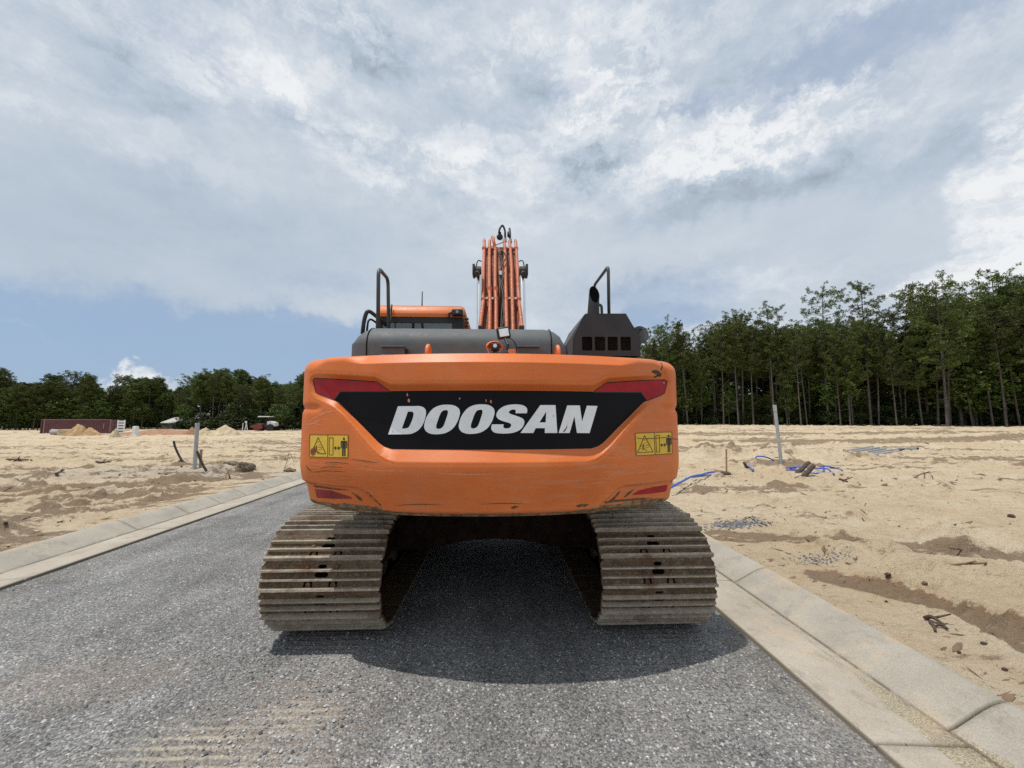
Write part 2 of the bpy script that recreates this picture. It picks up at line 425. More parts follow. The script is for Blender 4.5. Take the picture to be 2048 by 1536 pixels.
simple('rust_spot', (0.20, 0.065, 0.035), 0.8, var=0.25, scale=30)
simple('scrape_brown', (0.13, 0.068, 0.036), 0.8, var=0.5, scale=40)
simple('scratch_pale', (0.66, 0.36, 0.23), 0.6, var=0.3, scale=30)
simple('chip_pink', (0.55, 0.25, 0.16), 0.7, var=0.2)
simple('lens_clear', (0.93, 0.94, 0.95), 0.38, metal=0.9, var=0.08, scale=40)
simple('white_paint', (0.72, 0.73, 0.73), 0.5, var=0.06, dust=DUST, dustamt=0.15)
simple('container_red', (0.105, 0.034, 0.040), 0.6, var=0.22, scale=1.2, dust=(0.2, 0.1, 0.08), dustamt=0.3)
simple('container_light', (0.22, 0.13, 0.13), 0.6, var=0.15)
simple('machine_red', (0.16, 0.03, 0.03), 0.6, var=0.2, dust=DUST, dustamt=0.2)
simple('concrete_pipe', (0.33, 0.33, 0.32), 0.85, var=0.15)
simple('pvc_grey', (0.30, 0.315, 0.33), 0.4, var=0.15, dust=DUST, dustamt=0.2)
simple('post_grey', (0.40, 0.42, 0.43), 0.45, metal=0.25, var=0.15, scale=10, dust=DUST, dustamt=0.2)
simple('hose_blue', (0.025, 0.10, 0.50), 0.35, var=0.2)
simple('hose_pale_blue', (0.16, 0.24, 0.45), 0.4, var=0.2)
simple('hose_black', (0.02, 0.02, 0.024), 0.5, var=0.2, dust=DUST, dustamt=0.1)
simple('wood_stake', (0.30, 0.21, 0.12), 0.8, var=0.25, scale=20)
simple('old_wood', (0.085, 0.058, 0.040), 0.9, var=0.4, scale=25, bump=0.003, bscale=60)
simple('twig_wood', (0.15, 0.098, 0.062), 0.9, var=0.4, scale=8)
simple('roof_pale', (0.5, 0.5, 0.47), 0.7, var=0.1)
simple('wall_dark', (0.10, 0.09, 0.08), 0.8, var=0.1)

def make_glass():
    m_, b, bs = newmat('cab_glass')
    bs.inputs['Base Color'].default_value = (0.55, 0.68, 0.66, 1); bs.inputs['Roughness'].default_value = 0.03
    bs.inputs['Transmission Weight'].default_value = 0.0; bs.inputs['IOR'].default_value = 1.5
    tr = b.node('ShaderNodeBsdfTransparent'); tr.inputs[0].default_value = (0.62, 0.74, 0.72, 1)
    gl = b.node('ShaderNodeBsdfGlossy'); gl.inputs['Roughness'].default_value = 0.03; gl.inputs[0].default_value = (0.8, 0.9, 0.9, 1)
    fr = b.node('ShaderNodeFresnel'); fr.inputs[0].default_value = 1.5
    mx = b.node('ShaderNodeMixShader'); b.put(mx.inputs[0], b.m('ADD', fr.outputs[0], 0.06)); b.l.new(tr.outputs[0], mx.inputs[1]); b.l.new(gl.outputs[0], mx.inputs[2])
    out = [n for n in b.n if n.type == 'OUTPUT_MATERIAL'][0]; b.l.new(mx.outputs[0], out.inputs[0])
make_glass()

def make_track_mats():
    for nm, lo, hi, dst, amt in (('track_steel', (0.075, 0.048, 0.028), (0.16, 0.105, 0.062), (0.28, 0.22, 0.155), 0.55),
                                 ('grouser_steel', (0.28, 0.235, 0.18), (0.44, 0.38, 0.30), (0.58, 0.51, 0.42), 0.7)):
        m_, b, bs = newmat(nm)
        co = b.node('ShaderNodeNewGeometry').outputs['Position']
        rnd = b.node('ShaderNodeObjectInfo').outputs['Random']
        n1 = b.noise(b.v('MULTIPLY', co, (0.6, 1, 1)), 14.0, 8, 0.7)
        c = b.mix(b.mapr(n1, 0.3, 0.7), lo, hi)
        n2 = b.noise(co, 38.0, 7, 0.75)
        c = b.mix(b.m('MULTIPLY', b.mapr(n2, 0.50, 0.64), amt), c, dst)
        rustm = b.m('MULTIPLY', b.mapr(b.noise(co, 5.0, 4, 0.6), 0.54, 0.66), 0.55)
        c = b.mix(rustm, c, (0.15, 0.058, 0.028))
        c = b.mix(b.m('MULTIPLY', b.mapr(b.noise(co, 90.0, 4, 0.6), 0.62, 0.70), 0.7), c, (0.50, 0.44, 0.36))
        c = b.mix(b.m('MULTIPLY', rnd, 0.25), c, (0.10, 0.075, 0.05))
        b.put(bs.inputs['Base Color'], c); bs.inputs['Roughness'].default_value = 0.72; bs.inputs['Metallic'].default_value = 0.15
        bs.inputs['Specular IOR Level'].default_value = 0.3
        b.put(bs.inputs['Normal'], b.bump(b.m('ADD', n2, b.noise(co, 120.0, 3, 0.6)), 0.8, 0.004))
make_track_mats()

def make_road():
    m_, b, bs = newmat('road_millings')
    co = b.node('ShaderNodeNewGeometry').outputs['Position']
    wob = b.v('ADD', co, b.v('SCALE', b.noise(co, 40, 2, 0.5, col=True), scale=0.012))
    c1 = b.vor(wob, 105.0, out='Color'); d1 = b.vor(wob, 105.0)
    c2 = b.vor(b.v('ADD', wob, (3.1, 1.7, 0)), 52.0, out='Color'); d2 = b.vor(b.v('ADD', wob, (3.1, 1.7, 0)), 52.0)
    s1 = b.sep(c1); s2 = b.sep(c2)
    g1 = b.mapr(s1[0], 0.0, 1.0, 0.080, 0.29, smooth=False)
    big = b.m('MULTIPLY', b.m('GREATER_THAN', s2[0], 0.80), b.m('LESS_THAN', d2, 0.42))
    g2 = b.mapr(s2[1], 0.0, 1.0, 0.14, 0.55, smooth=False)
    g = b.m('ADD', b.m('MULTIPLY', g1, b.m('SUBTRACT', 1.0, big)), b.m('MULTIPLY', g2, big))
    spark = b.m('GREATER_THAN', s1[1], 0.97); g = b.m('ADD', g, b.m('MULTIPLY', spark, 0.22))
    mott = b.mapr(b.noise(co, 1.3, 5, 0.6), 0.3, 0.7, 0.82, 1.20)
    lane = b.mapr(b.noise(b.v('MULTIPLY', co, (2.2, 0.12, 1)), 1.0, 4, 0.6), 0.3, 0.7, 0.85, 1.15)
    g = b.m('MULTIPLY', b.m('MULTIPLY', g, mott), lane)
    hue = b.mix(b.mapr(s1[2], 0.0, 1.0), (0.96, 0.98, 1.02), (1.08, 1.01, 0.92))
    col = b.v('MULTIPLY', b.comb(g, g, g), hue)
    # brown and sandy stains tracked on to the surface
    x, y, z = b.sep(co)
    def ell(cx, cy, rx, ry, soft=0.3):
        a = b.m('DIVIDE', b.m('SUBTRACT', x, cx), rx); c = b.m('DIVIDE', b.m('SUBTRACT', y, cy), ry)
        dd = b.m('ADD', b.m('SQRT', b.m('ADD', b.m('MULTIPLY', a, a), b.m('MULTIPLY', c, c))), b.m('MULTIPLY', b.m('SUBTRACT', b.noise(co, 2.6, 5, 0.65), 0.5), 1.4))
        return b.mapr(dd, 1.0, soft)
    brown = b.m('MAXIMUM', ell(-1.15, 2.35, 0.65, 0.55), b.m('MAXIMUM', ell(-2.6, 2.7, 0.8, 0.35), ell(-1.3, 2.05, .6, .35)))
    brown = b.m('MULTIPLY', brown, b.mapr(b.noise(co, 22.0, 5, 0.7), 0.38, 0.62))
    col = b.mix(b.m('MULTIPLY', brown, 0.38), col, (0.30, 0.215, 0.15))
    sandm = b.m('MAXIMUM', ell(-1.55, 2.10, 0.50, 0.34), b.m('MAXIMUM', ell(-1.10, 2.36, 0.36, 0.20), ell(-1.25, 1.98, .5, .2)))
    lines = b.mapr(b.m('SINE', b.m('ADD', b.m('MULTIPLY', y, 2 * math.pi / 0.062), b.m('MULTIPLY', b.noise(co, 6.0, 5, 0.65), 6.0))), 0.1, 0.9)
    sf = b.m('MULTIPLY', sandm, b.m('MULTIPLY', lines, b.mapr(b.noise(co, 26.0, 5, 0.7), 0.34, 0.54)))
    hzs = b.m('MULTIPLY', sandm, b.mapr(b.noise(co, 40.0, 5, 0.75), 0.42, 0.62)); col = b.mix(b.m('MULTIPLY', hzs, 0.45), col, (0.42, 0.36, 0.28))
    col = b.mix(b.m('MULTIPLY', sf, 0.58), col, (0.54, 0.48, 0.38))
    dust = b.m('MULTIPLY', b.m('MAXIMUM', b.mapr(b.m('SUBTRACT', 1.9, x), 0.5, 0.0), b.mapr(b.m('ADD', x, 4.9), 0.7, 0.1)), b.mapr(b.noise(co, 3.0, 6, 0.7), 0.4, 0.7))
    col = b.mix(b.m('MULTIPLY', dust, 0.4), col, (0.36, 0.31, 0.24))
    # faint grouser prints in the two track lanes
    ln = b.m('MAXIMUM', b.mapr(b.m('ABSOLUTE', b.m('ADD', x, 1.25)), 0.46, 0.40), b.mapr(b.m('ABSOLUTE', b.m('SUBTRACT', x, 1.14)), 0.46, 0.40))
    pr = b.m('MULTIPLY', b.m('MULTIPLY', ln, lines), b.mapr(b.noise(co, 2.0, 4, 0.6), 0.42, 0.6))
    col = b.mix(b.m('MULTIPLY', pr, 0.28), col, (0.34, 0.32, 0.29))
    red = b.m('MULTIPLY', b.m('GREATER_THAN', s2[2], 0.996), b.m('LESS_THAN', d2, 0.4))
    col = b.mix(b.m('MULTIPLY', red, 0.7), col, (0.30, 0.12, 0.07))
    b.put(bs.inputs['Base Color'], col); bs.inputs['Roughness'].default_value = 0.82; bs.inputs['Specular IOR Level'].default_value = 0.3
    h = b.m('ADD', b.m('MULTIPLY', b.m('SUBTRACT', 1.0, d1), 0.6), b.m('ADD', b.m('MULTIPLY', b.m('MULTIPLY', big, b.m('SUBTRACT', 1.0, d2)), 1.2), b.m('MULTIPLY', s1[1], 0.6)))
    h = b.m('ADD', h, b.m('MULTIPLY', pr, 0.8))
    b.put(bs.inputs['Normal'], b.bump(h, 0.9, 0.007))
make_road()

def make_sand():
    m_, b, bs = newmat('sand_soil')
    co = b.node('ShaderNodeNewGeometry').outputs['Position']
    att = lambda n: b.node('ShaderNodeAttribute', attribute_name=n).outputs['Fac']
    moist, red, grey = att('moist'), att('red'), att('grey')
    n1 = b.noise(co, 0.35, 6, 0.6); n2 = b.noise(co, 3.0, 6, 0.65); n3 = b.noise(co, 28.0, 5, 0.7)
    c = b.mix(b.mapr(n1, 0.35, 0.65), (0.560, 0.445, 0.300), (0.630, 0.530, 0.385))
    c = b.mix(b.m('MULTIPLY', b.mapr(n2, 0.42, 0.68), 0.45), c, (0.46, 0.32, 0.19))
    c = b.mix(grey, c, (0.44, 0.39, 0.345))
    n4 = b.noise(b.v('MULTIPLY', co, (0.7, 1.5, 1)), 7.0, 8, 0.72)
    mm = b.mapr(b.m('ADD', moist, b.m('ADD', b.m('MULTIPLY', b.m('SUBTRACT', n2, 0.5), 0.9), b.m('MULTIPLY', b.m('SUBTRACT', n4, 0.5), 2.4))), 0.42, 0.78)
    c = b.mix(b.m('MULTIPLY', mm, 0.82), c, (0.20, 0.138, 0.09))
    c = b.mix(b.m('MULTIPLY', b.mapr(n4, 0.54, 0.64), 0.42), c, (0.34, 0.26, 0.175))
    c = b.mix(b.m('MULTIPLY', b.mapr(b.noise(b.v('MULTIPLY', co, (0.6, 1.6, 1)), 26.0, 5, 0.7), 0.56, 0.66), 0.40), c, (0.26, 0.19, 0.125))
    rm = b.mapr(b.m('ADD', red, b.m('MULTIPLY', b.m('SUBTRACT', n2, 0.5), 1.0)), 0.45, 0.8)
    c = b.mix(b.m('MULTIPLY', b.m('MULTIPLY', rm, b.mapr(n4, 0.45, 0.62)), 0.45), c, (0.34, 0.17, 0.10))
    c = b.mix(b.m('MULTIPLY', b.mapr(n3, 0.56, 0.72), 0.30), c, (0.27, 0.19, 0.12))
    # tiny dark litter
    st = b.v('MULTIPLY', co, (1.0, 1.7, 1.0))
    lit = b.m('LESS_THAN', b.vor(st, 11.0), b.mapr(b.noise(co, 1.4, 4, 0.6), 0.40, 0.75, 0.0, 0.17))
    c = b.mix(b.m('MULTIPLY', lit, 0.7), c, (0.13, 0.085, 0.05))
    gr = b.mapr(b.noise(co, 160.0, 2, 0.5), 0.3, 0.7, 0.90, 1.08)
    c = b.mix(1.0, c, b.comb(gr, gr, gr), 'MULTIPLY')
    b.put(bs.inputs['Base Color'], c); bs.inputs['Roughness'].default_value = 0.95; bs.inputs['Specular IOR Level'].default_value = 0.15
    h = b.m('ADD', b.m('MULTIPLY', b.noise(b.v('MULTIPLY', co, (0.8, 1.3, 1)), 9.0, 8, 0.7), 1.0), b.m('MULTIPLY', b.noise(co, 60.0, 4, 0.6), 0.25))
    b.put(bs.inputs['Normal'], b.bump(h, 1.0, 0.075))
make_sand()

def make_kerb():
    m_, b, bs = newmat('kerb_concrete')
    co = b.node('ShaderNodeNewGeometry').outputs['Position']
    fl = b.node('ShaderNodeAttribute', attribute_name='across').outputs['Fac']      # metres from the gutter lip
    side = b.node('ShaderNodeAttribute', attribute_name='dirty').outputs['Fac']
    pan = b.mix(b.mapr(b.noise(co, 2.0, 6, 0.6), 0.3, 0.7), (0.37, 0.325, 0.265), (0.45, 0.40, 0.335))
    crb = b.mix(b.mapr(b.noise(co, 3.0, 6, 0.6), 0.3, 0.7), (0.335, 0.307, 0.258), (0.405, 0.373, 0.318))
    c = b.mix(b.mapr(fl, 0.47, 0.52), pan, crb)
    nn = b.m('MULTIPLY', b.m('SUBTRACT', b.noise(co, 3.0, 7, 0.75), 0.5), 0.75)
    y = b.sep(co)[1]
    wdt = b.m('ADD', b.mapr(y, 2.95, 1.6, -0.015, 0.13), b.m('MULTIPLY', b.m('SUBTRACT', b.noise(co, 1.3, 3, 0.5), 0.5), 0.06))
    sd = b.mapr(b.m('ADD', b.m('ABSOLUTE', b.m('SUBTRACT', fl, 0.42)), b.m('MULTIPLY', nn, 0.22)), wdt, b.m('ADD', wdt, 0.02), 1.0, 0.0)
    gritc = b.mix(b.mapr(b.noise(co, 120.0, 4, 0.75), 0.4, 0.6), (0.20, 0.175, 0.13), (0.50, 0.43, 0.30))
    c = b.mix(b.m('MULTIPLY', sd, side), c, gritc)
    edge = b.mapr(b.m('ABSOLUTE', b.m('SUBTRACT', fl, 0.495)), 0.018, 0.004)
    c = b.mix(b.m('MULTIPLY', edge, b.mapr(b.noise(co, 4.0, 5, 0.6), 0.40, 0.52, 0.2, 0.85)), c, (0.13, 0.105, 0.075))
    c = b.mix(b.mapr(b.noise(co, 1.5, 7, 0.7), 0.54, 0.68, 0.0, 0.45), c, (0.50, 0.375, 0.245))
    c = b.mix(b.m('MULTIPLY', b.mapr(b.noise(co, 5.0, 8, 0.75), 0.50, 0.66), 0.5), c, (0.24, 0.21, 0.17))
    spill = b.mapr(b.m('ADD', fl, b.m('MULTIPLY', b.m('SUBTRACT', b.noise(co, 2.5, 7, 0.75), 0.5), 0.8)), 0.82, 0.90)
    c = b.mix(b.m('MULTIPLY', spill, 0.8), c, (0.46, 0.36, 0.25))
    c = b.mix(b.mapr(b.noise(co, 30.0, 6, 0.7), 0.55, 0.75, 0.0, 0.35), c, (0.23, 0.20, 0.16))
    c = b.mix(b.mapr(fl, 0.015, 0.0), c, (0.17, 0.15, 0.115))
    c = b.mix(b.node('ShaderNodeAttribute', attribute_name='joint').outputs['Fac'], c, (0.07, 0.06, 0.045))
    sp = b.mapr(b.noise(co, 130.0, 3, 0.6), 0.3, 0.7, 0.86, 1.12); c = b.mix(1.0, c, b.comb(sp, sp, sp), 'MULTIPLY')
    b.put(bs.inputs['Base Color'], c); bs.inputs['Roughness'].default_value = 0.88; bs.inputs['Specular IOR Level'].default_value = 0.25
    b.put(bs.inputs['Normal'], b.bump(b.m('ADD', b.noise(co, 120.0, 4, 0.7), b.m('MULTIPLY', sd, b.noise(co, 220.0, 2, 0.6))), 0.5, 0.004))
make_kerb()

def make_foliage(name, a, c_, rough=0.6):
    m_, b, bs = newmat(name)
    g = b.node('ShaderNodeNewGeometry').outputs['Random Per Island']; rnd = b.node('ShaderNodeObjectInfo').outputs['Random']
    col = b.mix(g, a, c_)
    k = b.mapr(rnd, 0, 1, 0.72, 1.25, smooth=False)
    col = b.v('MULTIPLY', col, b.comb(b.m('MULTIPLY', k, b.mapr(rnd, 0, 1, 1.1, 0.9)), k, b.mapr(rnd, 0, 1, 0.8, 1.1)))
    b.put(bs.inputs['Base Color'], col); bs.inputs['Roughness'].default_value = rough; bs.inputs['Specular IOR Level'].default_value = 0.25
make_foliage('pine_needles', (0.044, 0.068, 0.015), (0.130, 0.160, 0.036))
make_foliage('broad_leaves', (0.036, 0.060, 0.014), (0.115, 0.155, 0.034))
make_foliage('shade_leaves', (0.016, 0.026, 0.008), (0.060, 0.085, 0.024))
simple('pine_bark', (0.085, 0.073, 0.065), 0.9, var=0.35, scale=3, bump=0.02, bscale=8)
simple('dead_wood', (0.30, 0.27, 0.24), 0.9, var=0.25, scale=3)
M = MATS

# ------------------------------------------------------------------ the ground
def lipL(y): return -4.70 - 0.026 * y          # left gutter lip
def lipR(y): return 1.89 + 0.0 * y             # right gutter lip
KW = 0.86                                       # gutter and kerb together
def seg_dist(x, y, a, b_):
    ax, ay = a; bx, by = b_; dx, dy = bx - ax, by - ay; L2 = dx * dx + dy * dy
    t = np.clip(((x - ax) * dx + (y - ay) * dy) / L2, 0, 1)
    return np.hypot(x - ax - t * dx, y - ay - t * dy)
RUTS = [  # polyline, width, depth, moist, red
    ([(2.95, 5.15), (3.4, 4.95), (4.3, 4.75), (5.1, 4.45), (6.0, 4.15), (7.6, 3.9)], .20, .060, 1.05, .35),
    ([tuple(onz(a, b_, 0.1)[:2]) for a, b_ in ((1650, 1158), (1740, 1176), (1850, 1205), (1950, 1245), (2060, 1300), (2300, 1420))], .15, .085, 1.15, .75),
    ([(-13, 5.0), (-9.4, 7.3), (-6.6, 8.6)], .30, .09, .95, .1),
    ([(-14, 6.6), (-9.6, 8.9), (-7.0, 9.9)], .28, .08, .85, .0),
    ([(-7.4, 5.4), (-6.6, 7.0), (-6.25, 8.2)], .22, .05, .6, .0),
    ([(-12, 5.9), (-9.0, 7.8), (-6.7, 9.0)], .10, .05, .8, .0), ([(-12, 7.2), (-9.0, 8.3), (-6.9, 9.3)], .10, .05, .8, .0), ([(-20, 10.5), (-13, 10.6), (-9.5, 11.2)], .16, .05, .7, .0),
    ([(-24, 19.5), (-15, 18.5), (-8, 20.0)], .25, .06, .8, .05), ([(-30, 23), (-16, 22.5), (-7, 24)], .3, .06, .7, .1),
    ([(-17, 12.5), (-11, 12.8), (-8.0, 13.6)], .3, .08, .8, .1),
    ([(-22, 17), (-14, 16.0), (-9, 17.0)], .5, .08, .6, .0),
    ([(-60, 31), (-30, 27), (-12, 30), (-2, 33)], 1.3, .06, .55, .1),
    ([(-70, 40), (-35, 36), (-12, 38)], 1.2, .06, .5, .1),
    ([(14, 25), (22, 22.5), (34, 20.5), (48, 17)], 1.3, .10, .85, .05),
    ([(14, 31), (26, 27), (42, 25), (60, 22)], 1.1, .08, .75, .05),
    ([(9, 20.0), (16, 18.0), (22, 16.5)], .35, .05, .45, .1),
    ([(8, 9.0), (12, 7.8), (18, 6.5)], .35, .04, .3, .25),
]
MOUNDS = [  # x, y, rx, ry, h
    (8.3, 14.8, 1.7, 1.0, .42), (10.6, 14.6, 1.3, .8, .40), (7.2, 12.0, 1.3, .6, .24), (9.2, 12.0, 1.2, .6, .22), (12.6, 14.0, 1.5, .8, .34), (14.5, 12.4, 1.6, .8, .12),
    (5.6, 10.2, 1.0, .8, .12), (17.2, 11.5, 2.2, 1.0, .14), (4.1, 4.45, .9, .22, .06), (3.9, 3.05, .8, .25, .05), (-7.4, 6.4, 1.5, .9, .10),
    (-9.0, 10.6, 1.8, 1.1, .13), (-12.0, 10.0, 2.4, 1.1, .14), (-7.4, 11.2, 1.2, .8, .10), (-10.5, 13.8, 2.0, .9, .12), (-6.9, 5.4, .8, .6, .06),
]
def gz_all(x, y):
    x = np.asarray(x, float); y = np.asarray(y, float); r = np.hypot(x, y)
    right = 0.115 + 0.62 * sst(26, 43, r)
    left = 0.105 - 0.95 * sst(9, 72, r) * np.clip(r / 60, 0.55, 1.0)
    w = sst(-14, 14, x)
    base = left * (1 - w) + right * w
    z = base + 0.10 * fbm(x / 3.1, y / 3.1, 4, 3) * sst(0, 4, r)
    z = z + 0.085 * fbm(x / 1.1, y / 0.8, 5, 11, 0.55) * sst(1.5, 6, r)
    z = z + 0.075 * (0.18 - np.abs(fbm(x / 0.30, y / 0.17, 4, 21, 0.62))) * sst(2.2, 4.5, r) + 0.050 * fbm(x / 0.20, y / 0.13, 4, 22, 0.65) * (0.6 + 1.2 * sst(-.1, .25, fbm(x / 2.2, y / 1.2, 2, 23)))
    lump = np.maximum(fbm(x / 0.55, y / 0.40, 3, 31) - 0.09, 0); z = z + lump * 0.42
    z = z + 0.16 * np.maximum(fbm(x / 2.6 + 0.3 * y, y / 0.42, 4, 33, 0.6), 0) * sst(4, 10, r) * (1 + 0.6 * sst(14, 40, r))
    moist = 0.80 * sst(0.06, 0.24, fbm(x / 5.0 + 0.2 * y, y / 0.9, 5, 41, 0.6)) * sst(4.5, 9, r) + 0.3 * sst(0.02, 0.12, lump)
    red = 0.5 * sst(0.14, 0.30, fbm(x / 3.0, y / 1.5, 3, 51)); grey = 0.0 * x
    wob = 0.35 * fbm(x / 1.4, y / 1.4, 3, 61)
    for pl, wd, dp, mo, re in RUTS:
        d = np.full_like(x, 1e9)
        for a, b_ in zip(pl[:-1], pl[1:]): d = np.minimum(d, seg_dist(x, y, a, b_))
        d = np.abs(d + wob * wd)
        g = np.exp(-(d / wd) ** 2)
        rim = np.exp(-((d - 1.5 * wd) / (0.45 * wd)) ** 2)
        n = 1.5 * fbm(x / 0.30, y / 0.14, 4, 71, 0.62)
        z = z - dp * g * (0.8 + n) + dp * 0.70 * rim * (1.0 + 1.8 * n)
        mo = mo * np.where((x < -4) | (y > 15), 1.35, 1.05)
        ring = np.exp(-((d - 0.75 * wd) / (0.5 * wd)) ** 2)
        moist = np.maximum(moist, mo * np.maximum(ring, 0.75 * g)); red = np.maximum(red, re * np.exp(-((d - 1.1 * wd) / (0.5 * wd)) ** 2))
    for mx, my, rx, ry, h in MOUNDS:
        q = ((x - mx) / rx) ** 2 + ((y - my) / ry) ** 2
        g = np.exp(-q * 1.2)
        z = z + h * g * (1 + 1.6 * fbm(x / 0.5, y / 0.4, 4, 81))
        moist = np.maximum(moist, 1.1 * g * sst(0.0, 0.14, fbm(x / 0.6, y / 0.35, 4, 91)))
    al = x * 0.86 + y * 0.51; ac = -x * 0.51 + y * 0.86
    ml = sst(-4.5, -6.0, x) * sst(5.5, 7.5, y) * sst(13, 10.5, y)
    st1 = fbm(al / 2.6, ac / 0.20, 5, 301, 0.6); k1 = sst(-0.01, 0.11, st1) * ml
    mf = sst(13, 18, r); st2 = fbm(x / 5.0 + 0.15 * y, y / 0.9, 5, 311, 0.62); k2 = sst(0.04, 0.20, st2) * mf
    moist = np.maximum(moist, np.maximum(1.0 * k1, 0.85 * k2)); z = z - 0.045 * k1 + 0.05 * np.maximum(-st1, 0) * ml
    for gx, gy, grx, gry in ((-10.0, 11.2, 3.2, 1.3), (-7.7, 10.6, 1.2, .7), (-14, 9, 2, 1)):
        grey = np.maximum(grey, 0.85 * np.exp(-(((x - gx) / grx) ** 2 + ((y - gy) / gry) ** 2)))
    red = np.maximum(red, 0.9 * np.exp(-(((x + 5.85) / .25) ** 2 + ((y - 4.35) / .3) ** 2)))
    # the roadbed, and the sand lying up against the backs of the kerbs
    bl = lipL(y) - KW; br = lipR(y) + KW
    dl = bl - x; dr = x - br                                  # distance outside each kerb
    d = np.maximum(dl, dr)
    near = sst(1.2, 0.0, d)
    yk = sst(60, 45, y)
    z = z * (1 - near * yk) + (0.118 + 0.035 * fbm(x / 0.7, y / 0.5, 4, 101)) * near * yk
    inside = sst(0.02, -0.10, d) * yk
    z = z * (1 - inside) + (-0.16) * inside
    return z, moist, red, grey
def gz(x, y): return float(gz_all(np.array([x]), np.array([y]))[0][0])

def build_ground():
    th = np.radians(np.linspace(-66, 68, 1000))
    rr = [0.9]
    while rr[-1] < 2500:
        r = rr[-1]; rr.append(r * (1.0075 if r < 40 else 1.02 if r < 120 else 1.12))
    rr = np.array(rr)
    T, RR = np.meshgrid(th, rr)
    X = RR * np.sin(T); Y = RR * np.cos(T) - 0.3
    z, mo, re, gr = gz_all(X, Y)
    n, k = X.shape
    idx = np.arange(n * k).reshape(n, k)
    f = np.stack([idx[:-1, :-1], idx[:-1, 1:], idx[1:, 1:], idx[1:, :-1]], -1).reshape(-1, 4)
    # the fan behind the camera, coarse
    np_mesh('ground', np.stack([X, Y, z], -1).reshape(-1, 3), f, M['sand_soil'], smooth=True,
            attrs={'moist': mo.ravel(), 'red': re.ravel(), 'grey': gr.ravel()})
    o = bpy.data.objects['ground']; tag(o, kind='structure')
    a = np.radians(np.linspace(68, 294, 60)); r2 = np.array([0.9, 2, 5, 12, 40, 200, 2500.0])
    A, R2 = np.meshgrid(a, r2); X = R2 * np.sin(A); Y = R2 * np.cos(A) - 0.3
    idx = np.arange(X.size).reshape(X.shape); f = np.stack([idx[:-1, :-1], idx[:-1, 1:], idx[1:, 1:], idx[1:, :-1]], -1).reshape(-1, 4)
    zb = np.where((X > lipL(Y) - KW) & (X < lipR(Y) + KW), -0.16, 0.10)
    tag(np_mesh('ground', np.stack([X, Y, zb], -1).reshape(-1, 3), f, M['sand_soil'], attrs={'moist': X.ravel() * 0, 'red': X.ravel() * 0, 'grey': X.ravel() * 0}), kind='structure')
build_ground()

def build_road():
    ys = np.concatenate([np.arange(-4, 9, 0.05), np.arange(9, 60.5, 0.5)]); u = np.linspace(0, 1, 140)
    Y, U = np.meshgrid(ys, u, indexing='ij')
    X = lipL(Y) - 0.10 + U * (lipR(Y) + 0.10 - lipL(Y) + 0.10)
    Z = 0.012 * fbm(X / 1.2, Y / 2.0, 3, 5) + 0.008 * fbm(X / 0.12, Y / 0.12, 3, 6)
    lane = np.maximum(sst(.5, .42, np.abs(X + 1.25)), sst(.5, .42, np.abs(X - 1.14)))
    Z = Z - 0.004 * lane
    idx = np.arange(X.size).reshape(X.shape); f = np.stack([idx[:-1, :-1], idx[:-1, 1:], idx[1:, 1:], idx[1:, :-1]], -1).reshape(-1, 4)
    tag(np_mesh('road', np.stack([X, Y, Z], -1).reshape(-1, 3), f, M['road_millings'], smooth=True), kind='structure')
build_road()

def build_kerb(side, joints, pan_joints):
    prof = [(0.0, -0.10), (0.0, 0.022), (0.010, 0.031), (0.12, 0.026), (0.25, 0.018), (0.38, 0.010), (0.488, 0.004), (0.494, -0.004), (0.50, 0.006), (0.54, 0.020),
            (0.62, 0.062), (0.70, 0.104), (0.76, 0.128), (0.81, 0.140), (0.845, 0.140), (0.858, 0.128), (0.862, -0.12)]
    ys = list(np.arange(-3.5, 12, 0.06)) + list(np.arange(12, 58, 0.5))
    J = set()
    for j in joints + pan_joints:
        for e in (-0.012, -0.006, 0.006, 0.012): J.add(round(j + e, 4))
    ys = np.array(sorted(set(np.round(ys, 4)) | J))
    V = []; A = []; D = []; JT = []
    for y in ys:
        x0 = lipR(y) if side > 0 else lipL(y)
        gc = any(abs(y - j) < 0.009 for j in joints); gp = any(abs(y - j) < 0.009 for j in pan_joints)
        for d, z in prof:
            w = 0.006 * float(fbm(np.array([y * 0.9 + d * 2]), np.array([side * 3.0 + d]), 3, 7)[0])
            zz = z
            if (d > 0.495 and gc) or (d <= 0.495 and gp): zz = z - 0.022
            V.append((x0 + side * d + w * 0.6, y, zz + (w if z > -0.05 else 0))); A.append(d); D.append(1.0 if side > 0 else 0.12); JT.append(1.0 if ((d > 0.495 and gc) or (d <= 0.495 and gp)) else 0.0)
    n = len(ys); k = len(prof)
    idx = np.arange(n * k).reshape(n, k); f = np.stack([idx[:-1, :-1], idx[:-1, 1:], idx[1:, 1:], idx[1:, :-1]], -1).reshape(-1, 4)
    if side < 0: f = f[:, ::-1]
    tag(np_mesh('kerb', V, f, M['kerb_concrete'], smooth=False, attrs={'across': A, 'dirty': D, 'joint': JT}), kind='structure')
build_kerb(1, [-2.0, 0.2, 2.12, 3.98, 6.1, 8.4, 10.6], [-1.8, 0.1, 2.02, 4.02, 6.1, 8.4])
build_kerb(-1, [0.6, 2.5, 4.25, 6.1, 7.1, 7.9, 8.7, 9.6, 10.7, 13.5, 16.5], [0.6, 4.25, 6.1, 7.9, 9.6, 13.5])

# ------------------------------------------------------------------ the excavator
CX, CY = -0.04, 5.08
exc = empty('excavator', (CX, CY, 0), 'large orange and grey tracked excavator parked on the gravel road, seen from behind', 'excavator')
ORG['excavator'] = Vector((CX, CY, 0))

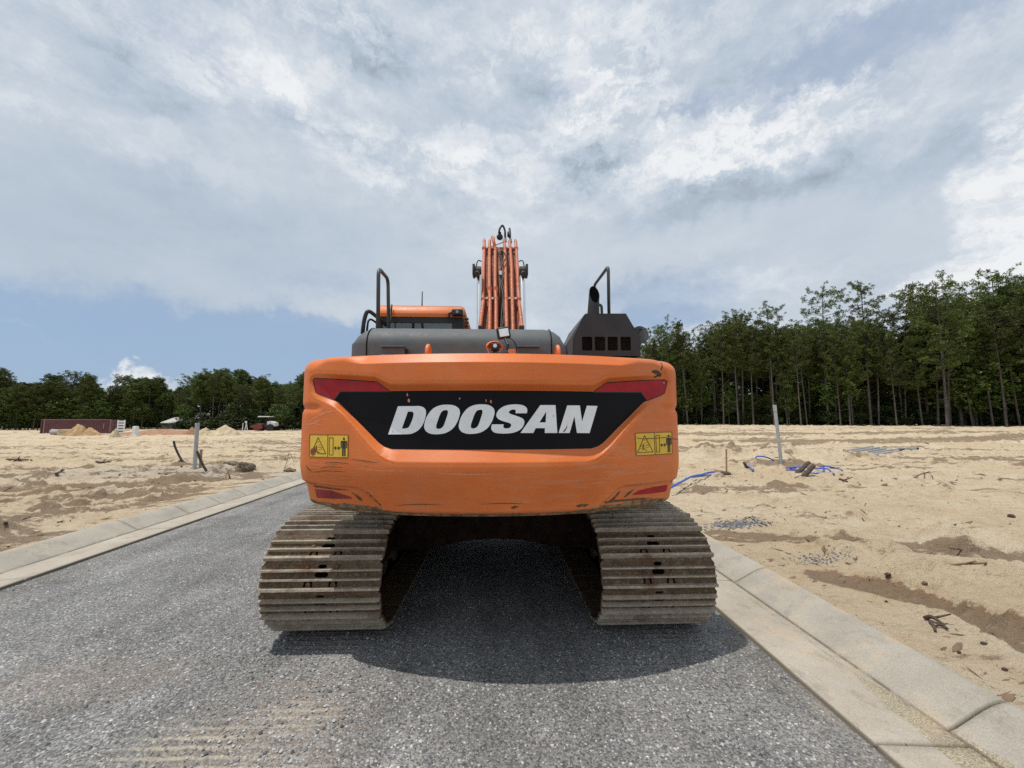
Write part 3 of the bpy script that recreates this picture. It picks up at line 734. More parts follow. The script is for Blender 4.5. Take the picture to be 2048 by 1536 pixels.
# --- counterweight: plan outline as a table over arc length
R1, RF, HW, YC = 3.05, 0.19, 1.367, 2.42
fx = HW - RF; fy = R1 - math.sqrt((R1 - RF) ** 2 - fx * fx); a0 = math.asin(fx / (R1 - RF))
def plan_table():
    S, X, Y, NX, NY = [], [], [], [], []
    s = 0
    for i in range(400):
        a = a0 * i / 400; S.append(R1 * a); X.append(R1 * math.sin(a)); Y.append(R1 - R1 * math.cos(a)); NX.append(math.sin(a)); NY.append(-math.cos(a))
    L1 = R1 * a0
    for i in range(200):
        a = a0 + (math.pi / 2 - a0) * i / 200
        S.append(L1 + RF * (a - a0)); X.append(fx + RF * math.sin(a)); Y.append(fy - RF * math.cos(a)); NX.append(math.sin(a)); NY.append(-math.cos(a))
    L2 = L1 + RF * (math.pi / 2 - a0)
    for i in range(40): S.append(L2 + 0.30 * i / 39); X.append(HW); Y.append(fy + 0.30 * i / 39); NX.append(1.0); NY.append(0.0)
    return [np.array(q) for q in (S, X, Y, NX, NY)]
PS, PX, PY, PNX, PNY = plan_table()
SMAX = PS[-1]
def plan(s):
    a = np.abs(s); sg = np.sign(s)
    return sg * np.interp(a, PS, PX), np.interp(a, PS, PY), sg * np.interp(a, PS, PNX), np.interp(a, PS, PNY)
ZB, ZT = 1.030, 2.075
KS = 1.055
def pointin(poly, x, y):
    c = np.zeros(x.shape, bool); n = len(poly); j = n - 1
    for i in range(n):
        xi, yi = poly[i]; xj, yj = poly[j]
        cond = ((yi > y) != (yj > y)) & (x < (xj - xi) * (y - yi) / (yj - yi + 1e-12) + xi)
        c ^= cond; j = i
    return c
def polydist(poly, x, y):
    d = np.full(x.shape, 1e9)
    for i in range(len(poly)): d = np.minimum(d, seg_dist(x, y, poly[i], poly[(i + 1) % len(poly)]))
    return d
REC = 0.055
def recdepth(s): return REC - 0.037 * float(sst(1.00, 1.26, abs(s)))
def cwmap(px, py, d=0.0):
    """photograph position -> (s, z) on the counterweight skin sunk by d"""
    if d == REC:
        q = cwmap(px, py, 0.03)
        for _ in range(4): q = cwmap(px, py, recdepth(q[0]) + 1e-6)
        return q
    r = ray(px, py); ang = r.x / r.y
    SS = np.concatenate([-PS[::-1], PS[1:]]); x, y, nx, ny = plan(SS)
    wx = CX + x - nx * d; wy = YC + y - ny * d
    an = wx / wy
    k0, k1 = int(np.argmin(an)), int(np.argmax(an))
    s = float(np.interp(ang, an[k0:k1 + 1], SS[k0:k1 + 1]))
    yy = float(np.interp(s, SS, wy))
    return (s, CAMZ + r.z * yy / r.y)
IN_L = [(783, 782.2), (779, 781.6), (766, 773), (754, 764.2), (700, 760.3), (640, 757), (631, 756.5), (627, 760), (629, 772), (632.5, 784.6), (640, 789), (667.5, 799.6), (676.6, 804.5),
        (700, 828), (728, 855.5), (752, 880), (760, 887.5), (769, 893.5), (783.7, 898.2)]
OUT_L = [(792, 768.4), (779, 767.2), (764, 761), (749.5, 753.5), (720, 751), (660, 747.5), (634, 746), (622, 750), (617, 765), (619, 785), (628, 797), (650, 806.5), (668, 814.5), (688, 831), (717.6, 864.5), (740, 892),
         (758, 910.5), (773, 920), (790, 925)]
def symm(pts, d):
    q = [cwmap(px, py, d) for px, py in pts]
    # top centre -> left -> bottom centre, then mirrored
    return [(s, z) for s, z in q] + [(-s, z) for s, z in q[::-1]]
P_IN = symm(IN_L, REC); P_OUT = symm(OUT_L, 0.0)
LOW_L = [cwmap(px, py, 0) for px, py in ((606, 962), (644.7, 968.5), (708.5, 974), (722, 981), (738, 999), (757, 1016))]
LOW = [(-1.75, LOW_L[0][1] + 0.012)] + LOW_L + [(LOW_L[-1][0] + 0.03, 0.9), (-1.75, 0.9)]
LOWR = [(-s, z) for s, z in LOW]
def cwdepth(s, z):
    s = np.asarray(s, float); z = np.asarray(z, float)
    ii = pointin(P_IN, s, z); oo = pointin(P_OUT, s, z)
    di = polydist(P_IN, s, z); do = polydist(P_OUT, s, z)
    t = np.where(ii, 1.0, np.where(oo, do / (do + di + 1e-9), 0.0))
    rc = REC - 0.037 * sst(1.00, 1.26, np.abs(s))
    d = rc * t
    soft = sst(0.03, 0.0, np.where(oo, 1.0, do)); d = d + 0.002 * soft * (~oo)
    for L in (LOW, LOWR):
        il = pointin(L, s, z); dl = polydist(L, s, z); d = d + np.where(il, 0.020 * sst(0.0, 0.022, dl), 0.0)
    s = s / KS; z = 1.65 + (z - 1.65) / KS
    d = d + 0.013 * sst(1.10, 1.2, np.abs(s)) * np.exp(-((z - 1.720) / 0.022) ** 2) * np.where(oo, 0.0, sst(0.0, 0.03, do))
    # battered upper right corner
    g = np.exp(-(((s - 1.175) / 0.05) ** 2 + ((z - 1.945) / 0.035) ** 2)); d = d + 0.018 * g * (1 + 2 * fbm(s / 0.03, z / 0.03, 3, 9))
    # profile: belly slopes under, crown rolls over
    mid = sst(0.98, 0.80, np.abs(s))
    d = d + 0.055 * sst(1.42, 1.08, z) ** 1.5
    d = d + 0.05 * np.clip((1.105 - z) / 0.033, 0, 1) ** 2.2
    crn = sst(1.08, 1.22, np.abs(s)); zt = 1.992 * mid + 2.012 * (1 - mid) - 0.045 * crn
    q = np.clip((z - zt) / (1.65 + (ZT - 1.65) / KS - zt), 0, 1)
    d = d + q * 0.055 * mid + (1 - mid) * (0.05 + 0.045 * crn) * (1 - np.sqrt(np.maximum(1 - q * q, 0)))
    d = d + 0.05 * crn * np.clip((1.13 - z) / 0.058, 0, 1) ** 2
    return d
def cwsurf(s, z, off=0.0):
    d = cwdepth(s, z) - off; x, y, nx, ny = plan(s)
    return np.stack([CX + x - nx * d, YC + y - ny * d, z], -1)
def build_counterweight():
    ns = np.concatenate([np.linspace(-SMAX, -1.52, 40)[:-1], np.linspace(-1.52, 1.52, 640), np.linspace(1.52, SMAX, 40)[1:]])
    nz = np.concatenate([np.linspace(ZB, 1.09, 16)[:-1], np.linspace(1.09, 2.0, 176)[:-1], np.linspace(2.0, ZT, 24)])
    S, Z = np.meshgrid(ns, nz)
    P = cwsurf(S, Z)
    n, k = S.shape; idx = np.arange(n * k).reshape(n, k)
    V = P.reshape(-1, 3)
    f = np.stack([idx[:-1, :-1], idx[:-1, 1:], idx[1:, 1:], idx[1:, :-1]], -1).reshape(-1, 4)
    bm = bmesh.new()
    o = np.array(ORG['excavator'])
    vs = [bm.verts.new(v) for v in (V - o)]
    for q in f: bm.faces.new((vs[q[0]], vs[q[1]], vs[q[2]], vs[q[3]])).smooth = True
    bm.faces.new([vs[i] for i in idx[-1]]); bm.faces.new([vs[i] for i in idx[0][::-1]])
    bm.faces.new([vs[i] for i in list(idx[:, 0])] + [vs[i] for i in list(idx[::-1, -1])])
    me = bpy.data.meshes.new('counterweight'); bm.to_mesh(me); bm.free()
    return link_mesh('counterweight', me, M['counterweight_paint'], exc)
cw = build_counterweight()

def decal(name, shapes, mat, parent, off, d=0.0, mapped=False, step=0.035):
    """shapes: list of (outer, [holes]) in photograph or (s, z) coordinates, laid on the skin"""
    bm = bmesh.new()
    for outer, holes in shapes:
        loops = [[(q if mapped else cwmap(q[0], q[1], d)) for q in lp] for lp in [outer] + holes]
        tri = geometry.tessellate_polygon([[Vector((p[0], p[1], 0)) for p in lp] for lp in loops])
        vs = [bm.verts.new((p[0], p[1], 0)) for lp in loops for p in lp]
        for t in tri:
            try: bm.faces.new([vs[i] for i in t])
            except ValueError: pass
    xs = [v.co.x for v in bm.verts]; zs = [v.co.y for v in bm.verts]
    x = math.ceil(min(xs) / step) * step
    while x < max(xs):
        bmesh.ops.bisect_plane(bm, geom=bm.verts[:] + bm.edges[:] + bm.faces[:], plane_co=(x, 0, 0), plane_no=(1, 0, 0)); x += step
    st2 = step * 1.5; x = math.ceil(min(zs) / st2) * st2
    while x < max(zs):
        bmesh.ops.bisect_plane(bm, geom=bm.verts[:] + bm.edges[:] + bm.faces[:], plane_co=(0, x, 0), plane_no=(0, 1, 0)); x += st2
    co = np.array([v.co[:] for v in bm.verts]); P = cwsurf(co[:, 0], co[:, 1], off) - np.array(ORG['excavator'])
    for v, p in zip(bm.verts, P): v.co = p
    bm.normal_update()
    for fc in bm.faces:
        if fc.normal.y > 0: fc.normal_flip()
    me = bpy.data.meshes.new(name); bm.to_mesh(me); bm.free()
    return link_mesh(name, me, mat, parent)

def zc(pts, ox, oy, sc=9.309): return [(ox + a / sc, oy + b_ / sc) for a, b_ in pts]
def smooth_loop(pts, corners=(), n=5):
    """closed loop; runs between the corner indices are splined"""
    N = len(pts)
    if not corners: return [(p.x, p.y) for p in spline([(a, b_, 0) for a, b_ in pts], n, True)]
    out = []; cs = sorted(corners)
    for i, c in enumerate(cs):
        e = cs[(i + 1) % len(cs)]; run = [pts[(c + k) % N] for k in range(((e - c) % N) + 1)]
        if len(run) > 2: out += [(p.x, p.y) for p in spline([(a, b_, 0) for a, b_ in run], n)][:-1]
        else: out.append(run[0])
    return out
# white letters
Lt = []
D_o = smooth_loop([(245, 163), (560, 160), (640, 160), (720, 185), (762, 240), (765, 310), (735, 440), (680, 545), (600, 625), (500, 672), (410, 684), (62, 688)], (0, 1, 10, 11))
D_h = smooth_loop([(430, 262), (500, 262), (533, 285), (532, 340), (505, 430), (465, 520), (430, 563), (375, 578), (318, 578)], (0, 1, 7, 8))
O_o = smooth_loop([(1180, 134), (1290, 150), (1370, 200), (1397, 270), (1385, 350), (1340, 470), (1260, 580), (1140, 655), (1000, 683), (870, 678), (780, 640), (735, 570), (737, 490), (770, 380), (840, 265), (930, 185), (1050, 142)])
O_h = smooth_loop([(1135, 234), (1166, 243), (1172, 290), (1140, 400), (1095, 520), (1050, 570), (1000, 584), (962, 570), (957, 520), (985, 430), (1030, 310), (1075, 250)])
Lt.append((zc(D_o, 770, 795), [zc(D_h, 770, 795)]))
Lt.append((zc(O_o, 770, 795), [zc(O_h, 770, 795)]))
Lt.append((zc([(a + 643, b_ - 7) for a, b_ in O_o], 770, 795), [zc([(a + 643, b_ - 7) for a, b_ in O_h], 770, 795)]))
S_o = smooth_loop([(475, 293), (685, 293), (693, 230), (670, 180), (610, 145), (520, 129), (400, 132), (280, 155), (180, 215), (125, 290), (120, 350), (155, 400), (235, 437), (330, 465), (385, 490), (394, 520), (370, 560),
                   (310, 576), (262, 565), (247, 540), (255, 500), (38, 500), (22, 560), (35, 610), (80, 650), (170, 668), (300, 670), (430, 655), (540, 612), (610, 545), (638, 470), (630, 420), (590, 382), (510, 350),
                   (400, 313), (357, 290), (352, 268), (380, 238), (430, 222), (468, 232), (480, 258)], (0, 1, 20, 21), 4)
Lt.append((zc(S_o, 980, 795), []))
Lt.append((zc([(565, 660), (935, 142), (1218, 142), (1250, 660), (1018, 660), (1020, 570), (850, 570), (805, 660)], 980, 795), [zc([(1045, 262), (1035, 463), (918, 463)], 980, 795)]))
Lt.append((zc([(1275, 660), (1435, 148), (1670, 148), (1710, 450), (1800, 152), (1998, 158), (1850, 662), (1615, 660), (1568, 350), (1480, 660)], 980, 795), []))
tag(decal('lettering', Lt, M['letter_white'], cw, 0.0030, REC), 'bold white italic capital letters on the black panel')

# black panel and red reflectors share the recess
iL = [cwmap(px, py, REC) for px, py in IN_L]
# split each side: dark panel corner points
brk = [cwmap(px, py, REC) for px, py in ((779, 783.4), (681.5, 783.2), (671, 797), (668.5, 800.2))]
panel = [iL[0], brk[0], brk[1], brk[2], brk[3]] + iL[12:]
panel = panel + [(-s, z) for s, z in panel[::-1]]
tag(decal('black_panel', [(panel, [])], M['panel_black'], cw, 0.0015, mapped=True), 'black panel behind the white lettering')
red = [brk[0], iL[1], iL[2], iL[3], iL[4], iL[5], iL[6], iL[7], iL[8], iL[9], iL[10], iL[11], brk[3], brk[2], brk[1]]
for sg, lb in ((1, 'red reflective strip left of the black panel'), (-1, 'red reflective strip right of the black panel')):
    tag(decal('reflector', [([(s * sg, z) for s, z in red], [])], M['reflector_red'], cw, 0.0015, mapped=True), lb)
lowl = [(616.5, 980.5), (650, 984), (689, 997.5), (690, 1001.5), (655, 1001.5), (617, 999.5)]
lowr = [(1275.4, 993.5), (1289, 983.5), (1318, 976.5), (1347, 971.5), (1346.5, 986), (1310, 991)]
tag(decal('reflector', [(lowl, [])], M['reflector_worn'], cw, 0.0015), 'scraped red strip at the lower left corner')
tag(decal('reflector', [(lowr, [])], M['reflector_red'], cw, 0.0015), 'red strip at the lower right corner')
# paint chips and damage
def blotch(px, py, rx, ry, seed, n=16, jag=0.35):
    rnd = random.Random(seed)
    return [(px + math.cos(k * 2 * math.pi / n) * rx * (1 - jag + 2 * jag * rnd.random()), py + math.sin(k * 2 * math.pi / n) * ry * (1 - jag + 2 * jag * rnd.random())) for k in range(n)]
for q in ((818, 801, 2.6, 4.0, 1), (815, 789.5, 1.6, 3.2, 2), (919.5, 797, 1.3, 2.0, 3), (982, 803.5, 1.8, 3.4, 4), (972, 801, 1.0, 3.0, 5)): decal('paint_chip', [(blotch(*q), [])], M['chip_pink'], cw, 0.0024, REC)
for q in [([(1125.5, 864), (1128, 860), (1132, 855), (1134.5, 849), (1133.5, 856), (1130, 862), (1127, 864.5)], []), ([(784.5, 861), (786, 862), (788, 864.8), (786.5, 864)], []), (blotch(1106.5, 832, 1.5, 0.9, 8), [])]: decal('scratch', [q], M['rust_spot'], cw, 0.0042, REC)
decal('broken_paint', [([(1303, 743), (1306, 740.5), (1312, 740), (1318, 742), (1324, 745), (1327, 749), (1325, 753), (1320, 752), (1315, 755), (1310, 755), (1311, 748), (1306, 745.5)], []),
                       ([(1328, 722), (1329.5, 726), (1327, 734), (1324, 741), (1321.5, 740), (1325, 731)], [])], M['decal_black'], cw, 0.0022)
for q in [([(724, 985), (730, 986), (736, 993), (741, 999), (748, 1007), (754, 1014), (750, 1016), (742, 1010), (736, 1003), (731, 996)], []),
                 ([(690, 987), (703, 994), (711, 1001), (712, 1007), (706, 1005), (701, 999)], []), ([(614, 972), (640, 976), (660, 979), (690, 983), (668, 983), (640, 980), (618, 977)], [])]: decal('scrape', [q], M['scrape_brown'], cw, 0.0016)
for q in [([(1228, 1007), (1237, 1000), (1246, 988), (1250, 983), (1248, 992), (1240, 1003), (1232, 1010)], []), ([(1259, 998), (1266, 989), (1279, 980), (1272, 990), (1264, 998)], []),
                 ([(1158, 1015), (1170, 1011), (1185, 1012), (1178, 1017), (1160, 1018)], []), ([(1219, 1008), (1240, 1004), (1290, 1000), (1320, 999), (1290, 1004), (1240, 1009), (1222, 1012)], []),
                 ([(1022, 1019), (1030, 1015), (1040, 1017), (1028, 1022)], [])]: decal('scrape', [q], M['scrape_brown'], cw, 0.0016)

def strip(pts, w):
    P = [Vector((p.x, p.y)) for p in spline([(a, b_, 0) for a, b_ in pts], 4)]; L_ = []; R_ = []
    for i, p in enumerate(P):
        t = (P[min(i + 1, len(P) - 1)] - P[max(i - 1, 0)]).normalized(); k = w * math.sin(math.pi * (i + 0.35) / (len(P) - 0.3)) + 0.05
        L_.append((p.x - t.y * k, p.y + t.x * k)); R_.append((p.x + t.y * k, p.y - t.x * k))
    return L_ + R_[::-1]
for q in ([(611, 852), (624, 839), (645, 829), (669, 821)], [(607, 866), (622, 849), (640, 841), (658, 838)], [(605, 852), (618, 848), (634, 848), (642, 853)], [(636, 830), (655, 824), (676, 822)],
          [(1205, 955), (1240, 950), (1290, 944), (1330, 941)], [(1150, 972), (1200, 966), (1250, 962)], [(860, 946), (940, 949), (1010, 948)], [(700, 935), (760, 941), (820, 942)]):
    decal('scratch', [(strip(q, 0.42), [])], M['scratch_pale'], cw, 0.0014)
for q in ([(1342, 877), (1350, 878), (1359, 880)], [(625, 945), (650, 942), (690, 944)], [(640, 936), (662, 934), (684, 935)], [(612, 930), (616, 938), (624, 944)], [(700, 918), (730, 922), (756, 926)], [(648, 926), (672, 925), (700, 928)],
          [(604, 962), (612, 967), (622, 970)], [(960, 1012), (1010, 1010), (1050, 1011)], [(780, 1015), (830, 1012), (880, 1013)], [(1354, 955), (1357, 962), (1352, 968)]):
    decal('scratch', [(strip(q, 0.8), [])], M['scrape_brown'], cw, 0.0014)

def bar(p, q, w):
    p = Vector(p).to_2d(); q = Vector(q).to_2d(); n_ = (q - p).normalized(); n_ = Vector((-n_.y, n_.x)) * w / 2
    return [tuple(p + n_), tuple(q + n_), tuple(q - n_), tuple(p - n_)]
def frame_poly(pts, w):
    """closed outline of width w"""
    n = len(pts); return [(bar(pts[i], pts[(i + 1) % n], w), []) for i in range(n)]
for sg in (1, -1): decal('reflector_edge', frame_poly([(s * sg, z) for s, z in red], 0.0065), M['decal_black'], cw, 0.0021, mapped=True)
def warning_decal(corners, torn, lab):
    """corners in the photo: top-left, top-right, bottom-right, bottom-left; drawn on a 170 x 100 field"""
    c = [cwmap(px, py, 0) for px, py in corners]
    def q(u, v):
        a = u / 170; b_ = v / 100
        t = (c[0][0] * (1 - a) + c[1][0] * a, c[0][1] * (1 - a) + c[1][1] * a); d_ = (c[3][0] * (1 - a) + c[2][0] * a, c[3][1] * (1 - a) + c[2][1] * a)
        return (t[0] * (1 - b_) + d_[0] * b_, t[1] * (1 - b_) + d_[1] * b_)
    def Q(shapes): return [([q(*p) for p in o], [[q(*p) for p in h] for h in hs]) for o, hs in shapes]
    y = decal('warning_decal', Q([([(0, 0), (170, 0), (170, 100), (0, 100)], [])]), M['decal_yellow'], cw, 0.0016, mapped=True)
    tag(y, lab)
    brown = frame_poly([(1.5, 1.5), (168.5, 1.5), (168.5, 98.5), (1.5, 98.5)], 3) + [(bar((84, 2), (84, 98), 3.4), [])]
    tri = [(41, 13), (75, 86), (7, 86)] if not torn else [(41, 13), (76, 84), (40, 82), (22, 58)]
    brown += frame_poly(tri, 3.6)
    brown += frame_poly([(91, 14), (107, 14), (107, 88), (91, 88)], 3.2)
    brown += [(bar((18, 56), (38, 60), 3.4), []), (bar((34, 50), (33, 74), 6), []), (bar((42, 56), (58, 56), 2.4), []), (bar((33, 70), (48, 80), 3), []), (bar((40, 68), (58, 63), 1.8), []),
              (bar((30, 78), (30, 66), 1.6), []), (bar((16, 67), (30, 67), 1.6), []), (bar((38, 47), (52, 45), 1.6), []), (bar((35, 34), (47, 32), 1.8), [])]
    o1 = decal('decal_symbol', Q(brown), M['decal_brown'], cw, 0.0026, mapped=True)
    blk = [(bar((114, 58), (134, 58), 4.2), []), ([(110, 58), (119, 49), (119, 67)], []), ([(138, 58), (129, 49), (129, 67)], [])]
    hd = [(152 + 4.6 * math.cos(k * math.pi / 5), 18 + 5.2 * math.sin(k * math.pi / 5)) for k in range(10)]
    blk += [(hd, []), ([(141, 27), (163, 27), (165, 31), (165, 58), (161, 58), (161, 34), (159, 34), (159, 92), (153.5, 92), (153.5, 60), (151, 60), (151, 92), (145, 92), (145, 34), (143, 34), (143, 58), (139, 58), (139, 31)], [])]
    o2 = decal('decal_symbol', Q(blk), M['decal_black'], cw, 0.0030, mapped=True)
    if torn:
        t_ = [(18 + 12 * math.cos(k * math.pi / 7), 76 + 16 * math.sin(k * math.pi / 7)) for k in range(14)]
        decal('rust_spot', Q([(t_, [])]), M['rust_spot'], cw, 0.0036, mapped=True)
    else:
        decal('scratch', Q([([(3, 18), (15, 23), (40, 26), (80, 25), (120, 24), (166, 21), (166, 23), (120, 27), (80, 28.5), (40, 29), (14, 26)], [])]), M['decal_brown'], cw, 0.0036, mapped=True)
warning_decal([(619.6, 868.6), (697.3, 869.3), (697, 915.8), (618.8, 914.2)], True, 'yellow keep-clear decal with a rust spot, at the left')
warning_decal([(1269.2, 865.8), (1343.6, 863.2), (1344.8, 907.6), (1272.0, 912.0)], False, 'yellow keep-clear decal with a scratch, at the right')

# --- things bolted on the counterweight crown
TOPY = 2.42
def lifting_eye(px):
    p = at(px, 711, 2.62); m = MB()
    pts = [Vector((p.x, 2.60, 2.06)), Vector((p.x, 2.60, 2.105))] + [Vector((p.x, 2.65 - 0.05 * math.cos(a), 2.105 + 0.05 * math.sin(a))) for a in [math.pi * k / 8 for k in range(1, 8)]] + [Vector((p.x, 2.70, 2.105)), Vector((p.x, 2.70, 2.06))]
    m.tube(pts, 0.014, 10); m.build('lifting_eye', M['orange_paint'], exc, smooth=True)
lifting_eye(855); lifting_eye(1116.5)
# hood
HY0, HY1 = 2.90, 3.85
pl, pr_ = at(701, 712, HY0 + 0.03), at(1133, 712, HY0 + 0.03)
zt = at(900, 661, HY0 + 0.22).z
hx0, hx1 = pl.x, pr_.x
def hood():
    # rounded front section profile in (y, z) swept over x with closing ends
    prof = [(HY0, 1.90), (HY0, at(900, 690, HY0).z)] + [(HY0 + 0.22 * (1 - math.cos(a)) * 0.85, at(900, 690, HY0).z + (zt - at(900, 690, HY0).z) * math.sin(a)) for a in [math.pi / 2 * k / 8 for k in range(1, 9)]] + [(HY1, zt + 0.01), (HY1, 1.90)]
    nx_ = 40; bm = bmesh.new(); rings = []
    for i in range(nx_ + 1):
        t = i / nx_; x = hx0 + (hx1 - hx0) * t
        e = min(x - hx0, hx1 - x); w = 0.17
        k = math.sqrt(max(0, 1 - (1 - min(e / w, 1)) ** 2))
        zlim = at(900, 690, HY0).z + 0.01
        ring = []
        for y, z in prof:
            zz = z if z < zlim else zlim + (z - zlim) * (0.0 + 1.0 * k)
            ring.append(bm.verts.new((x, y + (1 - k) * 0.05 * (1 if y < HY1 - .1 else 0), zz)))
        rings.append(ring)
    for i in range(nx_):
        for j in range(len(prof) - 1): bm.faces.new((rings[i][j], rings[i + 1][j], rings[i + 1][j + 1], rings[i][j + 1]))
    bm.faces.new(rings[0]); bm.faces.new(rings[-1][::-1])
    bmesh.ops.recalc_face_normals(bm, faces=bm.faces)
    m = MB(); m.bm.free(); m.bm = bm
    return m.build('engine_hood', M['hood_grey'], exc, auto=35)
hd_ = hood()
for px in (733, 1103):       # seams
    x = at(px, 690, HY0).x; m = MB(); za = at(900, 690, HY0).z
    pts = [(x, HY0 - 0.001, 1.95), (x, HY0 - 0.001, za)] + [(x, HY0 - 0.001 + 0.22 * (1 - math.cos(a)) * 0.85, za + (zt - za) * math.sin(a) + 0.001) for a in [math.pi / 2 * k / 8 for k in range(1, 9)]] + [(x, HY1, zt + 0.011)]
    m.tube(pts, 0.0035, 6); m.build('seam', M['seam_shade_black'], hd_)
for a, b_ in ((762, 808), (1034, 1079)):
    p = at(a, 711, 2.78); q = at(b_, 692, 2.78)
    m = MB(); m.box2((p.x, 2.78, 2.03), (q.x, 2.82, q.z - 0.012), bevel=0.004); m.box2((p.x - 0.004, 2.76, q.z - 0.012), (q.x + 0.004, 2.90, q.z), bevel=0.002)
    br_ = m.build('latch_bracket', M['hood_grey'], exc)
    m = MB(); m.box2((p.x, 2.745, 2.03), (q.x - 0.02, 2.775, 2.105), bevel=0.003); m.build('bracket_foot', M['orange_paint'], br_)
    m = MB(); m.tube([(p.x + 0.01, 2.772, 2.108), (q.x - 0.03, 2.772, 2.106)], 0.006, 6); m.build('weld', M['dull_steel'], br_)

# cowl over the air intake
def cowl():
    D = 3.05
    P = lambda px, py, d=D: at(px, py, d)
    f = [P(1146, 712), P(1147, 677), P(1171, 627), P(1252, 627), P(1264, 648), P(1281, 675), P(1281, 712)]
    yb = D + 0.75
    m = MB()
    outer = [(p.x, p.z) for p in f]
    holes = []
    for a, b_ in ((1164.2, 1184.3), (1190, 1210), (1215.8, 1235.3), (1241.5, 1261.5)):
        h0 = P(a, 701); h1 = P(b_, 673.5); r_ = 0.008
        holes.append([(h0.x + r_, h0.z), (h1.x - r_, h0.z), (h1.x, h0.z + r_), (h1.x, h1.z - r_), (h1.x - r_, h1.z), (h0.x + r_, h1.z), (h0.x, h1.z - r_), (h0.x, h0.z + r_)])
    m.plate(outer, holes, D + 0.006, D, lambda u, v, h: (u, h, v))
    top = outer[:]
    bm = m.bm
    A = [bm.verts.new((x, D + 0.003, z)) for x, z in outer]
    # left side flares out as a sloping cheek behind the hood corner
    back = [(x, z) for x, z in outer]
    B = [bm.verts.new((x, yb, z)) for x, z in back]
    n = len(outer)
    for i in range(n - 1): bm.faces.new((A[i], A[i + 1], B[i + 1], B[i]))
    bm.faces.new(B)
    c = m.build('intake_cowl', M['cowl_dark'], exc)
    g = MB(); a = P(1162, 703); b2 = P(1263, 671.5)
    # woven mesh behind the openings
    x = a.x; i = 0
    while x < b2.x:
        pts = []; z = a.z; k = 0
        while z < b2.z: pts.append((x + (0.004 if (k + i) % 2 else -0.004), D + 0.02, z)); z += 0.011; k += 1
        g.tube(pts, 0.0016, 4); x += 0.0085; i += 1
    g.build('mesh_screen', M['cylinder_dark'], c)
    g = MB(); g.box2((a.x, D + 0.05, a.z), (b2.x, D + 0.055, b2.z)); g.build('dark_backing', M['seam_shade_black'], c)  # near-black sheet in place of the shaded inside of the cowl
    # tilted cheek on the left
    g = MB(); g.prism([(P(1133, 688).x, P(1133, 688).z), (P(1169.5, 628).x, P(1169.5, 628).z), (P(1146.3, 677).x, P(1146.3, 677).z), (P(1145.3, 711).x, P(1145.3, 711).z), (P(1136, 711).x, P(1136, 711).z)], D + 0.002, D + 0.5, 'y')
    g.build('cheek_plate', M['hood_grey'], c)
    return c
cowl_o = cowl()
# exhaust
def exhaust():
    D = 3.25; b0 = at(1182, 640, D); top = at(1187.5, 590, D); r = 0.045
    m = MB(); seg = 28
    bm = m.bm; cut = top.z; rings = []
    cx0 = b0.x; cx1 = top.x
    lo = []; hi = []; hin = []; loin = []
    for k in range(seg):
        a = 2 * math.pi * k / seg; c, s_ = math.cos(a), math.sin(a)
        lo.append(bm.verts.new((cx0 + r * c, D + r * s_, b0.z - 0.1)))
        zc_ = cut + 0.088 * (s_)          # slash cut, open to the rear
        hi.append(bm.verts.new((cx1 + r * c, D + r * s_ - 0.02, zc_)))
        hin.append(bm.verts.new((cx1 + (r - 0.004) * c, D + (r - 0.004) * s_ - 0.02, zc_)))
        loin.append(bm.verts.new((cx1 + (r - 0.004) * c, D + (r - 0.004) * s_ - 0.02, zc_ - 0.16)))
    for k in range(seg):
        j = (k + 1) % seg
        bm.faces.new((lo[k], lo[j], hi[j], hi[k])); bm.faces.new((hi[k], hi[j], hin[j], hin[k])); bm.faces.new((hin[k], hin[j], loin[j], loin[k]))
    e = m.build('exhaust_pipe', M['black_plastic'], exc, auto=40)
    g = MB(); v = [g.bm.verts.new((cx1 + (r - 0.0045) * math.cos(2 * math.pi * k / seg), D - 0.02 + (r - 0.0045) * math.sin(2 * math.pi * k / seg), cut - 0.003 + 0.088 * math.sin(2 * math.pi * k / seg))) for k in range(seg)]
    g.bm.faces.new(v); g.build('bore_shade', M['seam_shade_black'], e)  # black disc across the bore paints the dark inside of the pipe
    g = MB(); q = at(1204, 628, D)
    g.tube(rounded([(cx1 + 0.02, D, at(1190, 609, D).z), at(1203, 610, D), (q.x, q.y, q.z - 0.03)], 0.05), 0.012, 10); g.build('exhaust_bracket', M['rail_grey'], e)
exhaust()
# round mirror beyond the cowl
def mirror():
    c = at(1279.5, 670, 3.9); m = MB(); rad = 17.5 * 3.9 / F
    m.cyl((c.x, c.y, c.z), (c.x + 0.01, c.y + 0.035, c.z), rad, rad * 0.93, 40)
    a = m.build('side_mirror', M['hood_grey'], exc, auto=30)
    g = MB(); g.tube([c + Vector((math.cos(t) * rad, -0.002, math.sin(t) * rad)) for t in [2 * math.pi * k / 36 for k in range(36)]], 0.006, 6, closed=True); g.build('mirror_rim', M['black_plastic'], a)
    g = MB(); g.tube([at(1264, 657, 3.88), at(1284, 657.5, 3.88)], 0.012, 8); g.tube([at(1275, 657, 3.88), at(1274, 665, 3.88)], 0.02, 8)
    g.tube([(c.x - 0.1, c.y + 0.05, c.z), (c.x - 0.15, c.y + 0.05, c.z - 0.6)], 0.015, 8); g.build('mirror_arm', M['black_plastic'], a)
mirror()
